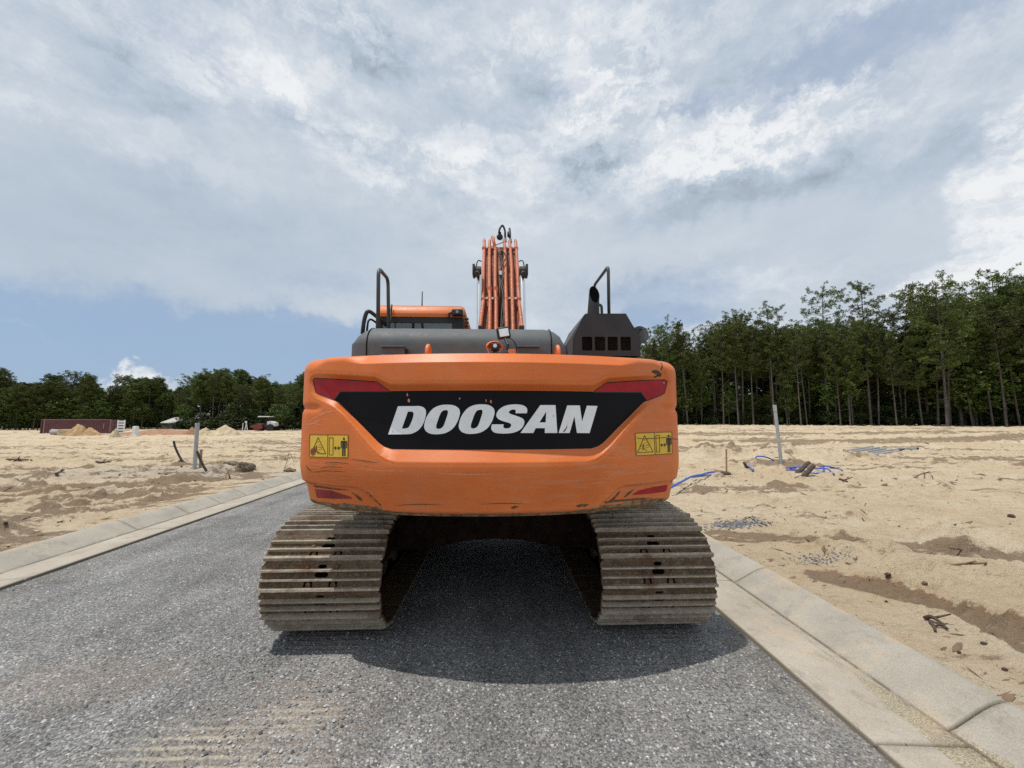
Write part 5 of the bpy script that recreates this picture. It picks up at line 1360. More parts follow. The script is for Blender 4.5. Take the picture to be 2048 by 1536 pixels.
def make_pine(seed, H, crown0, spread, dens, dead=0, shape='flat'):
    rng = np.random.default_rng(seed); rnd = random.Random(seed)
    bm = bmesh.new(); lean = rnd.uniform(-.02, .02); bend = rnd.uniform(-.25, .25)
    def axis(h): return Vector((lean * h + bend * math.sin(h / H * 2.2), bend * 0.5 * math.sin(h / H * 3.0 + 1), h))
    hs = [H * k / 9 for k in range(10)]
    tree_tube(bm, [axis(h) for h in hs], [0.0072 * H * (1.02 - h / H * 0.9) + 0.02 for h in hs], 8)
    C = []; Rr = []
    nb = int(26 * dens)
    for i in range(nb):
        t = crown0 + (1 - crown0) * ((i + rnd.random() * .6) / nb); h = H * t
        rel = (t - crown0) / (1 - crown0)
        if shape == 'flat': L = spread * (0.55 + 0.45 * math.sin(min(rel * 1.25, 1) * math.pi * 0.55)) * (1.0 if rel < 0.75 else 1 - 1.6 * (rel - 0.75))
        elif shape == 'dome': L = spread * math.sqrt(max(0.05, 1 - (rel * 1.0) ** 2.2)) * (0.7 + 0.3 * rel)
        else: L = spread * (1.0 - 0.78 * rel)
        L *= rnd.uniform(0.6, 1.15)
        az = i * 2.4 + rnd.uniform(-.5, .5); rise = rnd.uniform(0.05, 0.55) + 0.5 * rel
        p0 = axis(h); pts = [p0]; rs = [0.045 * (1.2 - rel * .7)]
        for k in range(1, 5):
            q = k / 4; p = p0 + Vector((math.cos(az), math.sin(az), 0)) * L * q + Vector((0, 0, L * rise * q * q)) + Vector((rnd.gauss(0, .06), rnd.gauss(0, .06), rnd.gauss(0, .06))) * L
            pts.append(p); rs.append(0.045 * (1.15 - q) * (1.2 - rel * .7) + 0.008)
        tree_tube(bm, pts, rs, 4)
        nt = max(5, int(L * 6.0 * dens))
        for k in range(nt):
            q = 0.35 + 0.65 * (k + rnd.random()) / nt; j = min(int(q * 4), 3); p = pts[j].lerp(pts[j + 1], q * 4 - j)
            sp = 0.32 * L * (1.15 - q) + 0.25
            C.append(p + Vector((rnd.gauss(0, sp * .6), rnd.gauss(0, sp * .6), rnd.gauss(0, sp * .25) + 0.08))); Rr.append(rnd.uniform(0.26, 0.46))
    for k in range(14):
        C.append(axis(H) + Vector((rnd.gauss(0, .35), rnd.gauss(0, .35), rnd.gauss(-.1, .35)))); Rr.append(rnd.uniform(.25, .4))
    for k in range(dead):
        h = H * rnd.uniform(0.15, crown0); az = rnd.uniform(0, 6.28); L = rnd.uniform(0.5, 1.6)
        p0 = axis(h); tree_tube(bm, [p0, p0 + Vector((math.cos(az), math.sin(az), rnd.uniform(-.1, .3))) * L * .5, p0 + Vector((math.cos(az), math.sin(az), rnd.uniform(-.1, .5))) * L], [0.035, 0.022, 0.008], 4)
    V, f = needle_tris(np.array([c[:] for c in C]), np.array(Rr), 26, rng, width=0.11, flat=0.75)
    me = bpy.data.meshes.new('trunk'); bm.to_mesh(me); bm.free(); me.materials.append(M['pine_bark']); me.shade_smooth()
    o = np_mesh('crown', V, f, M['pine_needles']); mc = o.data; bpy.data.objects.remove(o)
    return me, mc, H
def make_broad(seed, H, rx, h0, ncl, mat='broad_leaves', leaf=0.30):
    rng = np.random.default_rng(seed); rnd = random.Random(seed); bm = bmesh.new()
    tree_tube(bm, [Vector((0, 0, 0)), Vector((0.1, 0, H * .4)), Vector((0, .1, H * .8))], [0.012 * H + .02, 0.009 * H + .015, 0.02], 6)
    C = []
    for k in range(ncl):
        a = rnd.uniform(0, 6.28); u = rnd.uniform(-1, 1); r = rnd.random() ** 0.4
        c = Vector((rx * r * math.sqrt(1 - u * u) * math.cos(a), rx * r * math.sqrt(1 - u * u) * math.sin(a), h0 + (H - h0) * (0.5 + 0.5 * u * r)))
        if k % 5 == 0: tree_tube(bm, [Vector((0, 0, c.z * 0.55)), c], [0.03, 0.008], 4)
        for j in range(9): C.append(c + Vector((rnd.gauss(0, .34), rnd.gauss(0, .34), rnd.gauss(0, .24))))
    C = np.array([c[:] for c in C])
    V, f = needle_tris(C, np.full(len(C), leaf), 7, rng, flat=0.6, width=0.42, up=0.0)
    me = bpy.data.meshes.new('trunk'); bm.to_mesh(me); bm.free(); me.materials.append(M['pine_bark']); me.shade_smooth()
    o = np_mesh('crown', V, f, M[mat]); mc = o.data; bpy.data.objects.remove(o)
    return me, mc, H
PINES = [make_pine(1, 16, .52, 3.0, 1.0, 5), make_pine(2, 16, .60, 2.7, 1.05, 4), make_pine(3, 16, .46, 3.4, 1.1, 3), make_pine(4, 16, .55, 2.5, 1.2, 6, 'cone'),
         make_pine(5, 16, .64, 2.9, .95, 4), make_pine(6, 16, .42, 3.2, 1.25, 3, 'cone'), make_pine(7, 16, .58, 2.4, 1.15, 5)]
OPEN = [make_pine(11, 20, .56, 3.1, .95, 4), make_pine(12, 20, .60, 3.0, .85, 4), make_pine(13, 20, .40, 4.6, 1.35, 22)]
BROAD = [make_broad(21, 9, 2.7, 2.2, 85), make_broad(22, 8, 2.2, 1.4, 70), make_broad(23, 11, 2.8, 3.0, 95)]
BUSH = [make_broad(31, 2.6, 1.6, .3, 30, 'shade_leaves'), make_broad(32, 2.0, 1.4, .2, 24, 'shade_leaves', leaf=.26), make_broad(33, 3.2, 1.5, .4, 34, 'shade_leaves')]
DOME = [make_pine(41, 14, .52, 2.6, 1.7, 2, 'dome'), make_pine(42, 14, .46, 2.8, 1.7, 2, 'dome'), make_pine(43, 14, .60, 2.5, 1.6, 3, 'dome'), make_pine(44, 14, .68, 2.6, 1.6, 3, 'dome')]
def plant(kind, name, label, cat, group, x, y, H, sxy=None, z=None, seed=0):
    tk, cr, h0 = kind; z = gz(x, y) - 0.05 if z is None else z
    t = bpy.data.objects.new(name, None); COL.objects.link(t); t.location = (x, y, z); rnd = random.Random(seed * 77 + int(x * 131 + y * 17))
    s = H / h0; sx = s * (sxy if sxy else rnd.uniform(0.85, 1.1)); t.scale = (sx, sx, s); t.rotation_euler = (rnd.gauss(0, .018), rnd.gauss(0, .018), rnd.uniform(0, 6.28)); t.empty_display_size = .2
    a = bpy.data.objects.new('trunk', tk); COL.objects.link(a); a.parent = t
    b_ = bpy.data.objects.new('crown', cr); COL.objects.link(b_); b_.parent = t
    return tag(t, label, cat, group)
def interp(x, tab): return float(np.interp(x, [t[0] for t in tab], [t[1] for t in tab]))
rnd = random.Random(42)
VPX = 997.0
def place(px, D): r = ray(px, 838); return r.x / r.y * D
# --- right hand wood
topR = [(1270, 700), (1330, 668), (1380, 662), (1405, 690), (1450, 652), (1485, 640), (1520, 655), (1550, 640), (1600, 660), (1650, 640), (1700, 650), (1740, 640), (1800, 655), (1850, 650), (1880, 620), (1930, 600), (1975, 615), (2010, 590), (2050, 580), (2200, 560)]
def frontR(px): return interp(px, [(1200, 62), (1300, 60), (1600, 53), (1850, 47), (2048, 44), (2200, 42)])
EYE = CAMZ
def h_for(py, x, D, z0):
    r = ray(VPX + (x / D) * F, py); return EYE + r.z / r.y * D - z0
GR = 'pines of the wood on the right'
def pine_at(px, D, toppy, kind, label, group, sxy=None):
    x = place(px, D); z0 = gz(x, D) - 0.05
    rr = ray(px, toppy); H = EYE + rr.z / rr.y * D - z0
    return plant(kind, 'pine_tree', label, 'pine tree', group, x, D, H, sxy, z0)
heroes = [(1332, 656, 58, 0, 'P'), (1374, 650, 58, 3, 'P'), (1432, 664, 60, 6, 'P'), (1487, 636, 57, 0, 'P'), (1548, 618, 54, 0, 'O'), (1602, 668, 52, 1, 'P'), (1656, 587, 52, 1, 'O'), (1700, 660, 50, 2, 'P'), (1741, 577, 50, 0, 'O'),
          (1806, 630, 51, 4, 'P'), (1858, 596, 49, 6, 'P'), (1893, 574, 44, 2, 'O'), (1952, 600, 48, 5, 'P'), (2012, 557, 46, 1, 'O'), (2060, 570, 45, 2, 'P'), (2110, 560, 45, 0, 'P')]
hl = {1656: 'tall open-crowned pine, left of the two highest in the right wood', 1741: 'tall open-crowned pine, right of the two highest in the right wood', 1893: 'broad pine with bare lower side branches at the right wood edge'}
for px, py, D, k, t_ in heroes:
    kind = (OPEN if t_ == 'O' else PINES)[k]
    pine_at(px, D, py, kind, hl.get(px, 'slender pine with a bare trunk at the front of the right wood'), None if px in hl else GR, 1.0 if t_ == 'O' else None)
n = 0
for row in range(6):
    px = 1240 + rnd.uniform(0, 30)
    while px < 2230:
        D = frontR(px) + row * 3.3 + rnd.uniform(-1.2, 1.2)
        top = interp(px, topR) + (rnd.uniform(5, 45) if row < 4 else rnd.uniform(0, 35))
        pine_at(px, D, top, rnd.choice(PINES), 'slender pine with a bare trunk at the front of the right wood' if row < 2 else 'pine standing deeper in the right wood', GR if row < 2 else 'pines deeper in the right wood')
        n += 1; px += rnd.uniform(20, 52) if row == 0 else rnd.uniform(30, 56) if row < 4 else rnd.uniform(40, 64)
# understory
for row, (dd, num) in enumerate(((1.2, 24), (3.5, 34), (7.0, 30))):
    for k in range(num):
        px = 1262 + (k + rnd.random()) * (2230 - 1262) / num
        D = frontR(px) + dd + rnd.uniform(-.8, .8); x = place(px, D)
        big = px > 1890 and row < 2
        if big and rnd.random() < 0.75:
            plant(rnd.choice(BROAD), 'broadleaf_tree', 'leafy broadleaf tree filling the right end of the wood edge', 'tree', 'broadleaf trees at the wood edge', x, D, rnd.uniform(7, 11), 1.25)
        else:
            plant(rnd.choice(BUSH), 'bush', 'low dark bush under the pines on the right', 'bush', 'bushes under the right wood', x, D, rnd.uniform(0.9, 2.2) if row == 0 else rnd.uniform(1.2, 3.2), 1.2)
for k in range(40):
    px = 1280 + (k + rnd.random()) * 23.5; D = frontR(px) + rnd.uniform(0.2, 7); x = place(px, D)
    plant(rnd.choice(BROAD), 'broadleaf_tree', 'young broadleaf tree in the shade behind the pine trunks', 'tree', 'broadleaf trees in the wood', x, D, rnd.uniform(3.5, 9.0), rnd.uniform(.8, 1.15))
# --- left hand wood
topL = [(-140, 738), (0, 742), (40, 748), (60, 757), (90, 750), (130, 756), (160, 748), (190, 757), (210, 775), (240, 755), (280, 762), (300, 760), (325, 756), (345, 770), (355, 778), (372, 752), (400, 742), (450, 741), (500, 746), (530, 752), (560, 756), (575, 748), (600, 752), (700, 750)]
def frontL(px): return interp(px, [(-150, 92), (0, 90), (330, 100), (420, 92), (600, 88), (760, 88)])
GL = 'pines of the wood on the left'
n2 = 0
for row in range(4):
    px = -150 + rnd.uniform(0, 20)
    while px < 720:
        D = frontL(px) + row * 4.5 + rnd.uniform(-1.5, 1.5)
        top = interp(px, topL) + (rnd.uniform(-3, 3) if rnd.random() < 0.3 else rnd.uniform(8, 38))
        if 325 < px < 372 and row < 2: top = max(top, 790)
        pine_at(px, D, top, rnd.choice(DOME + DOME + PINES[:3]), 'pine in the far wood on the left' if row > 0 else 'pine at the front of the far left wood', GL if row == 0 else 'pines deeper in the left wood', rnd.uniform(0.95, 1.35))
        n2 += 1; px += rnd.uniform(22, 42)
for k in range(80):
    px = -150 + (k + rnd.random()) * 870 / 80; D = frontL(px) - 1.5 + rnd.uniform(-1, 3); x = place(px, D)
    if px < 330 and rnd.random() < 0.7 or rnd.random() < .2: plant(rnd.choice(BROAD), 'broadleaf_tree', 'rounded leafy tree in front of the far left pines', 'tree', 'broadleaf trees of the left wood', x, D, rnd.uniform(4.5, 8.0), 1.3)
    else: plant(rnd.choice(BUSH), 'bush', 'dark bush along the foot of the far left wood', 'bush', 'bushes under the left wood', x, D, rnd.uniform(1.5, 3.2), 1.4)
# the dense wood further in, one mass
def forest_mass():
    rng = np.random.default_rng(5); C = []
    for k in range(9000):
        px = rnd.uniform(1190, 2260); D = frontR(px) + rnd.uniform(12, 30); x = place(px, D); top = h_for(interp(px, topR) + 55, x, D, 0)
        C.append((x, D, rnd.uniform(0.3, max(3, top))))
    for k in range(9000):
        px = rnd.uniform(-190, 800); D = frontL(px) + rnd.uniform(14, 32); x = place(px, D); top = h_for(interp(px, topL) + 20, x, D, 0)
        C.append((x, D, rnd.uniform(-.6, max(2, top))))
    for k in range(6500):          # the wood carries on behind the machine
        px = rnd.uniform(760, 1260); D = 82 + rnd.uniform(0, 10); x = place(px, D); C.append((x, D, rnd.uniform(-.2, 11 + 2.5 * math.sin(px * .11) + rnd.random() * 1.5)))
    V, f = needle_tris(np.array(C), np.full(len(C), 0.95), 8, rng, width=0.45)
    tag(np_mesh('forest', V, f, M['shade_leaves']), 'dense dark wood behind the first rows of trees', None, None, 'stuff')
forest_mass()
print('pines', n + len(heroes) + n2)

# ------------------------------------------------------------------ things on the building site
def ground_at(px, py):
    """where the line of sight meets the built ground"""
    p = onz(px, py, 0.1)
    for _ in range(8): p = onz(px, py, gz(p.x, p.y))
    return p
def topiece(px, py, D): return at(px, py, D)
def make_post(pb, pt, r, name, label, cat, mat, channel=True):
    b_ = ground_at(*pb); t = at(pt[0], pt[1], b_.y); e = empty(name, (b_.x, b_.y, b_.z), label, cat)
    m = MB()
    low = b_ - (t - b_).normalized() * 0.15
    if channel:                      # hollow pipe with a slot of shadow down it
        m.tube([low, t], r, 14, caps=False); m.tube([low, t], r * 0.86, 14, caps=False); m.build('pipe', M[mat], e, smooth=True)
        m = MB(); m.cyl(t - (t - b_).normalized() * 0.20, t + Vector((0, 0, 0.004)), r * 1.12, seg=14, caps=False); m.build('collar', M['post_grey'], e, smooth=True)
    else:
        d = (t - b_); c = (low + t) / 2; q = d.to_track_quat('Z', 'Y').to_euler()
        m.box(c, (r * 2, r * 1.1, (t - low).length), rot=q, bevel=0.004); m.build('shaft', M[mat], e)
        m = MB()
        for k in range(7): 
            a = k * 0.9; m.sphere((b_.x + 0.10 * math.cos(a) * (0.4 + (k % 3) * .4), b_.y + 0.08 * math.sin(a), b_.z + 0.005), 0.045 + 0.012 * (k % 3), 8, (1.3, 1, 0.7))
        m.build('heaped_clods', M['old_wood'] if 'right' in label else M['twig_wood'], e, smooth=True)
    return e
make_post((389, 938), (395, 846), 0.054, 'utility_pipe', 'grey pipe standing upright in the sand left of the road', 'pipe', 'post_grey')
make_post((1563, 930), (1549, 810), 0.047, 'utility_pipe', 'tall grey pipe leaning left among blue hoses on the right', 'pipe', 'post_grey')
make_post((400, 938), (402.5, 899), 0.035, 'wooden_stake', 'short wooden stake beside the upright pipe on the left', 'stake', 'wood_stake', False)
make_post((1453, 947), (1452.5, 898), 0.022, 'wooden_stake', 'thin wooden stake in a dirt clod on the right', 'stake', 'wood_stake', False)
def hose(name, pts, r, mat, label, cat='hose', n=6, group=None):
    P = []
    if all(len(q) == 2 for q in pts):
        G_ = [ground_at(*q) for q in pts]; zl = sorted(gz(g.x, g.y) for g in G_)[int(len(pts) * .7)] + r
        pts = [(q[0], q[1], onz(q[0], q[1], zl).y) for q in pts]
    for q in pts:
        px, py = q[0], q[1]
        if len(q) > 2: P.append(at(px, py, q[2]))
        else:
            g = ground_at(px, py); P.append(Vector((g.x, g.y, g.z + r * 1.1)))
    if all(len(q) == 2 for q in pts):
        zz = [p.z for p in P]
        for i in range(len(P)): P[i].z = max(zz[max(0, i - 2):i + 3])
    m = MB(); m.tube(spline(P, n), r * 1.15, 9); o = m.build(name, M[mat], None, smooth=True, org=(P[0].x, P[0].y, P[0].z))
    return tag(o, label, cat, group)
gB = ground_at(375, 934).y
hose('black_hose', [(376, 936, gB), (366, 924, gB), (357, 909, gB), (350, 893, gB), (347.5, 882, gB)], 0.028, 'hose_black', 'black hose curving up out of the sand left of the grey pipe')
gB = ground_at(413, 941).y
hose('black_hose', [(413, 942, gB), (406, 930, gB), (399, 915, gB), (394, 902, gB)], 0.026, 'hose_black', 'black hose leaning up behind the short wooden stake')
# blue hoses
gl = ground_at(1540, 925).y
hose('blue_hose', [(1513, 925, gl), (1511, 918, gl), (1513, 913.5, gl), (1521, 912.5, gl), (1534, 915, gl), (1548, 921, gl), (1562, 929, gl), (1575, 934), (1595, 937), (1622, 935), (1650, 934), (1670, 937), (1684, 942)], 0.018, 'hose_blue', 'blue hose hooking up left of the leaning pipe', 'hose')
hose('blue_hose', [(1566, 930), (1590, 931), (1620, 930.5), (1642, 933), (1648, 941), (1640, 946), (1620, 946.5)], 0.018, 'hose_blue', 'blue hose looping forward right of the leaning pipe')
hose('blue_hose', [(1572, 936), (1600, 934), (1632, 936), (1655, 938), (1662, 944), (1668, 948)], 0.018, 'hose_blue', 'blue hose ending in a bent tail right of the leaning pipe')
hose('blue_hose', [(1570, 940), (1590, 940), (1612, 942), (1580, 937)], 0.018, 'hose_blue', 'short blue hose end lying at the foot of the leaning pipe')
hose('blue_hose', [(1340, 976), (1366, 962), (1384, 953), (1404, 949), (1424, 944), (1441, 946)], 0.020, 'hose_blue', 'blue hose running from behind the excavator to the thin stake')
hose('blue_hose', [(1384, 954), (1406, 952), (1428, 948), (1445, 949)], 0.018, 'hose_pale_blue', 'pale blue hose end beside the thin stake')
hose('blue_hose', [(1490, 924), (1497, 931), (1506, 939)], 0.030, 'hose_pale_blue', 'pale blue pipe end poking out of the sand mound')
# half buried dark timber ends
def stub(a, b_, r, label):
    A = ground_at(*a); B = at(b_[0], b_[1], A.y); m = MB(); dr = (B - A).normalized()
    pts = [A - dr * 0.1] + [A.lerp(B, k / 4) + Vector((random.uniform(-.012, .012), 0, random.uniform(-.01, .01))) for k in range(5)]
    m.tube(pts, [r, r, r * 1.05, r * .95, r * .97, r * .85], 9); o = m.build('timber_stub', M['old_wood'], None, smooth=True, org=(A.x, A.y, A.z)); tag(o, label, 'timber', None)
random.seed(3)
stub((1594, 947), (1619, 924), .055, 'dark timber stub leaning right beside the blue hoses, upper of two')
stub((1606, 953), (1628, 931), .060, 'dark timber stub beside the blue hoses, lower of two')
stub((1497, 938), (1487, 925), .045, 'dark broken stick on the mound left of the leaning pipe')
# grey plastic pipes
def long_pipe(a, b_, r, label, group, mat='pvc_grey', off=0.0):
    A = ground_at(*a); B = ground_at(*b_); m = MB()
    za = A.z + r + off; zb_ = B.z + r + off
    m.tube([(A.x, A.y, za), (B.x, B.y, zb_)], r, 12, caps=False); m.tube([(A.x, A.y, za), (B.x, B.y, zb_)], r * 0.86, 12, caps=False)
    o = m.build('plastic_pipe', M[mat], None, smooth=True, org=(A.x, A.y, A.z)); tag(o, label, 'pipe', group)
for k in range(5):
    long_pipe((1680 + k * 15, 908.5 + k * 1.8), (1745 + k * 13, 897.0 + k * 2.3), 0.055, 'grey plastic pipe lying in a bundle on the sand at the right', 'grey pipes in the bundle', off=0.04)
long_pipe((1664, 906), (1690, 909), .05, 'short dark pipe end sticking out left of the grey bundle', None, 'hose_black')
long_pipe((1768, 898), (1836, 899.5), .05, 'long thin dark pipe lying right of the grey bundle', None, 'pvc_grey')
long_pipe((1778, 904), (1808, 902), .05, 'short dark pipe lying right of the grey bundle', None, 'hose_black')

# sticks and branches big enough to point at
def stick(pts, r, label, mat='old_wood'):
    P = [ground_at(*p[:2]) for p in pts]; P = [Vector((p.x, p.y, p.z + r * 0.9 + (q[2] if len(q) > 2 else 0))) for p, q in zip(P, pts)]
    m = MB(); S = spline(P, 4); m.tube(S, [r * (1.0 - 0.5 * i / len(S)) for i in range(len(S))], 7)
    k = len(S) // 2; m.tube([S[k], S[k] + Vector((r * 5, -r * 3, r * 3))], [r * .6, r * .3], 5)
    o = m.build('stick', M[mat], None, smooth=True, org=tuple(P[0])); tag(o, label, 'stick')
stick([(1857, 1137), (1890, 1134), (1930, 1130), (1970, 1129), (1998, 1125)], 0.014, 'long pale stick on the sand beside the upper rut', 'twig_wood')
stick([(1851, 1240), (1862, 1243, .02), (1876, 1250, .02), (1895, 1262)], 0.016, 'thick forked dark stick lying near the kerb')
stick([(1861, 1247), (1868, 1256), (1871, 1266)], 0.013, 'short dark stick under the forked one near the kerb')
stick([(1838, 1122), (1850, 1115), (1864, 1107)], 0.008, 'thin dark twig left of the long pale stick')
stick([(1877, 1046), (1893, 1052), (1915, 1050), (1945, 1044)], 0.010, 'curved dark twig on the smooth sand at the right')
stick([(1823, 960), (1842, 953, .04), (1858, 950, .05), (1866, 956)], 0.018, 'bent branch on the sand below the grey pipes', 'twig_wood')
stick([(1678, 960), (1696, 966)], 0.030, 'short dark wooden block on the sand right of the timber stubs')
stick([(1900, 1098), (1925, 1101)], 0.010, 'short reddish stick on the edge of the upper rut', 'twig_wood')
stick([(14, 921), (56, 922)], 0.045, 'flat dark board half buried in the sand at the far left')
stick([(112, 950), (128, 941)], 0.030, 'short dark stick in the sand on the left')
stick([(193, 925), (205, 927), (222, 924)], 0.04, 'dark piece of root on the sand left of the hoses')
stick([(420, 958), (440, 954), (456, 950)], 0.025, 'thin branch below the dirt clod', 'twig_wood')
stick([(460, 958), (455, 948, .06), (448, 937, .15)], 0.018, 'twig leaning against the dirt clod', 'twig_wood')
stick([(569, 938), (574, 930, .15), (578, 924, .3), (588, 932, .1)], 0.012, 'bent wire-like twig by the left kerb', 'twig_wood')
stick([(10, 1048), (20, 1050), (36, 1049)], 0.018, 'dark branch on the sand near the left kerb')
stick([(114, 1046), (130, 1044)], 0.012, 'thin twig on the sand near the left kerb', 'twig_wood')

def rock(px, py, w, h, label, mat, cat='clod', name='dirt_clod', seed=1, rough=.35, sub=3, sink=.25):
    g = ground_at(px, py); bm = bmesh.new(); big = w > .3; bmesh.ops.create_icosphere(bm, subdivisions=5 if big else sub, radius=1.0)
    co = np.array([v.co[:] for v in bm.verts]); n_ = fbm(co[:, 0] * 1.7 + seed * 3.1 + co[:, 2], co[:, 1] * 1.7 + co[:, 2] * 1.3 + seed, 6 if big else 4, seed, 0.62)
    for v, k in zip(bm.verts, n_): v.co = v.co * (1 + rough * (3.2 if big else 2) * k)
    bmesh.ops.scale(bm, vec=(w / 2, w / 2 * .75, h * 0.62), verts=bm.verts); bmesh.ops.translate(bm, vec=(g.x, g.y + w * .3, g.z + h * (0.5 - sink)), verts=bm.verts)
    m = MB(); m.bm.free(); m.bm = bm; o = m.build(name, M[mat], None, smooth=True, org=(g.x, g.y, g.z)); tag(o, label, cat); return o
def soilmat(name, lo, hi, sc=5):
    m_, b, bs = newmat(name); co = b.node('ShaderNodeNewGeometry').outputs['Position']; n = b.noise(co, sc, 8, 0.7)
    b.put(bs.inputs['Base Color'], b.mix(b.mapr(n, 0.35, 0.65), lo, hi)); bs.inputs['Roughness'].default_value = 0.95; bs.inputs['Specular IOR Level'].default_value = 0.1
    b.put(bs.inputs['Normal'], b.bump(b.m('ADD', n, b.m('MULTIPLY', b.noise(co, sc * 6, 6, 0.7), 0.4)), 1.0, 0.08))
soilmat('dark_soil', (0.16, 0.125, 0.09), (0.38, 0.31, 0.225)); soilmat('pile_tan', (0.36, 0.23, 0.12), (0.52, 0.36, 0.20), 1.2); soilmat('pile_pale', (0.42, 0.34, 0.22), (0.60, 0.50, 0.34), 1.5); soilmat('pile_red', (0.28, 0.14, 0.09), (0.42, 0.26, 0.17), 1.5)
rock(480, 947, .58, .34, 'big dark clod of soil with roots by the left kerb', 'dark_soil', seed=3)
rock(455, 936, .50, .22, 'smaller dark clod of soil behind the big one by the left kerb', 'dark_soil', seed=8)
rock(576, 944, .34, .12, 'flat grey lump against the left kerb', 'dark_soil', seed=5)
rock(1779, 1152, .05, .03, 'dark brown clod on the sand above the lower rut', 'old_wood', seed=6); rock(1853, 1170, .05, .03, 'tan clod on the sand beside the lower rut', 'twig_wood', seed=9)
rock(1774, 1205, .022, .018, 'small dark clod below the lower rut', 'old_wood', seed=10); rock(1921, 1308, .024, .018, 'small black clod near the right kerb', 'old_wood', seed=12)
rock(1973, 1291, .04, .02, 'flat brown chip lying on the sand near the right kerb', 'old_wood', seed=13); rock(2014, 1343, .03, .02, 'small flat brown chip lowest on the sand at the right', 'old_wood', seed=14)
rock(2028, 1035, .10, .05, 'dark clod alone on the smooth sand at the far right', 'old_wood', seed=15); rock(1580, 896, .6, .3, 'pale sand lump on the mound right of the leaning pipe', 'pile_pale', seed=16)
rock(339, 1409, .036, .016, 'pale stone on the road, upper of two', 'concrete_pipe', 'stone', 'stone', 21, .25); rock(331, 1433, .036, .016, 'pale stone on the road, lower of two', 'concrete_pipe', 'stone', 'stone', 22, .3)
rock(236, 1303, .028, .014, 'small pale stone alone on the left half of the road', 'concrete_pipe', 'stone', 'stone', 23); rock(1578, 1298, .028, .02, 'small dark pebble on the right gutter', 'old_wood', 'stone', 'stone', 24)
rock(1598, 1311, .016, .012, 'tiny dark pebble on the right gutter', 'old_wood', 'stone', 'stone', 25); rock(1226, 1420, .026, .012, 'tan stone on the road right of the middle', 'pile_pale', 'stone', 'stone', 26)
rock(887, 1491, .026, .012, 'grey angular stone at the bottom of the road', 'concrete_pipe', 'stone', 'stone', 27); rock(1160, 1310, .022, .010, 'tan stone in the shadow of the excavator', 'pile_pale', 'stone', 'stone', 28)

# far side: container, block, culvert, piles, roller, stakes, house
def on(px, py, D): p = at(px, py, D); return p
def container():
    D0 = 68.0; zb = gz(place(150, D0), D0) - 0.05
    a = on(82, 850, D0); b_ = on(222, 850, D0); t = on(150, 838.5, D0).z; t = max(t, zb + 2.45)
    x0, x1 = a.x, b_.x; yb = D0 + 2.44
    e = empty('shipping_container', (x0, D0, zb), 'long dark red shipping container at the foot of the far left wood', 'container'); ORG[e.name] = Vector((x0, D0, zb))
    m = MB(); n = 60; bm = m.bm; prev = None
    for i in range(n * 2 + 1):
        x = x0 + 0.15 + (x1 - x0 - 0.3) * i / (n * 2); y = D0 + (0.0 if (i // 2) % 2 else 0.05)
        A = bm.verts.new((x, y, zb + 0.15)); B = bm.verts.new((x, y, t - 0.12))
        if prev: bm.faces.new((prev[0], A, B, prev[1]))
        prev = (A, B)
    m.box2((x0 + .05, D0 + 0.09, zb + 0.1), (x1 - .05, yb, t - 0.05)); m.build('corrugated_wall', M['container_red'], e)
    m = MB(); m.box2((x0, D0 - 0.03, t - 0.12), (x1, D0 + 0.08, t)); m.box2((x0, D0 - 0.03, zb + .02), (x1, D0 + 0.08, zb + 0.16)); m.build('side_rail', M['container_light'], e)
    for x in (x0 + 0.06, x0 + 0.55, x1 - 0.06):
        m = MB(); m.box2((x - 0.09, D0 - 0.035, zb), (x + 0.09, D0 + 0.09, t)); m.build('corner_post', M['container_light'] if x > x0 + .2 else M['container_red'], e)
    for k in range(2):                       # doors swung open at the right hand end
        m = MB(); xx = x1 + 0.1 + k * 0.62; m.box2((xx, D0 + 0.02, zb + 0.15), (xx + 0.58, D0 + 0.08, t - 0.15)); d = m.build('door', M['container_red'], e)
        m = MB()
        for q in (0.15, 0.42): m.cyl((xx + q, D0 - 0.02, zb + 0.2), (xx + q, D0 - 0.02, t - 0.2), 0.03, seg=6)
        for z in (0.7, 1.5): m.box2((xx + .05, D0 - 0.01, zb + z), (xx + 0.5, D0 + 0.02, zb + z + 0.06))
        m.build('lock_rod', M['container_light'], d)
    m = MB(); m.box2((on(207, 850, D0).x, D0 - .05, zb + .9), (on(209.5, 850, D0).x, D0 - .037, zb + 1.8)); m.build('placard', M['container_light'], e)
container()
def white_gate():
    D0 = 67.2; a = on(235.5, 850, D0); b_ = on(248.5, 850, D0); zb = gz(a.x, D0) - .02; t = on(240, 840, D0).z
    e = empty('white_gate', (a.x, D0, zb), 'white panel with dark slots standing right of the red container', 'gate'); ORG[e.name] = Vector((a.x, D0, zb)); m = MB()
    H_ = t - zb
    for k in range(5): m.box2((a.x + .1, D0, zb + H_ * (0.02 + k * .2)), (b_.x - .1, D0 + .06, zb + H_ * (0.15 + k * .2)))
    m.build('slats', M['white_paint'], e)
    for x in (a.x, b_.x): 
        m = MB(); m.box2((x - .1, D0 - .01, zb), (x + .1, D0 + .08, t)); m.build('upright', M['white_paint'], e)
    m = MB(); m.box2((a.x + .1, D0 + .12, zb + .1), (b_.x - .1, D0 + .14, t - .05)); m.build('backing', M['cylinder_dark'], e)
white_gate()
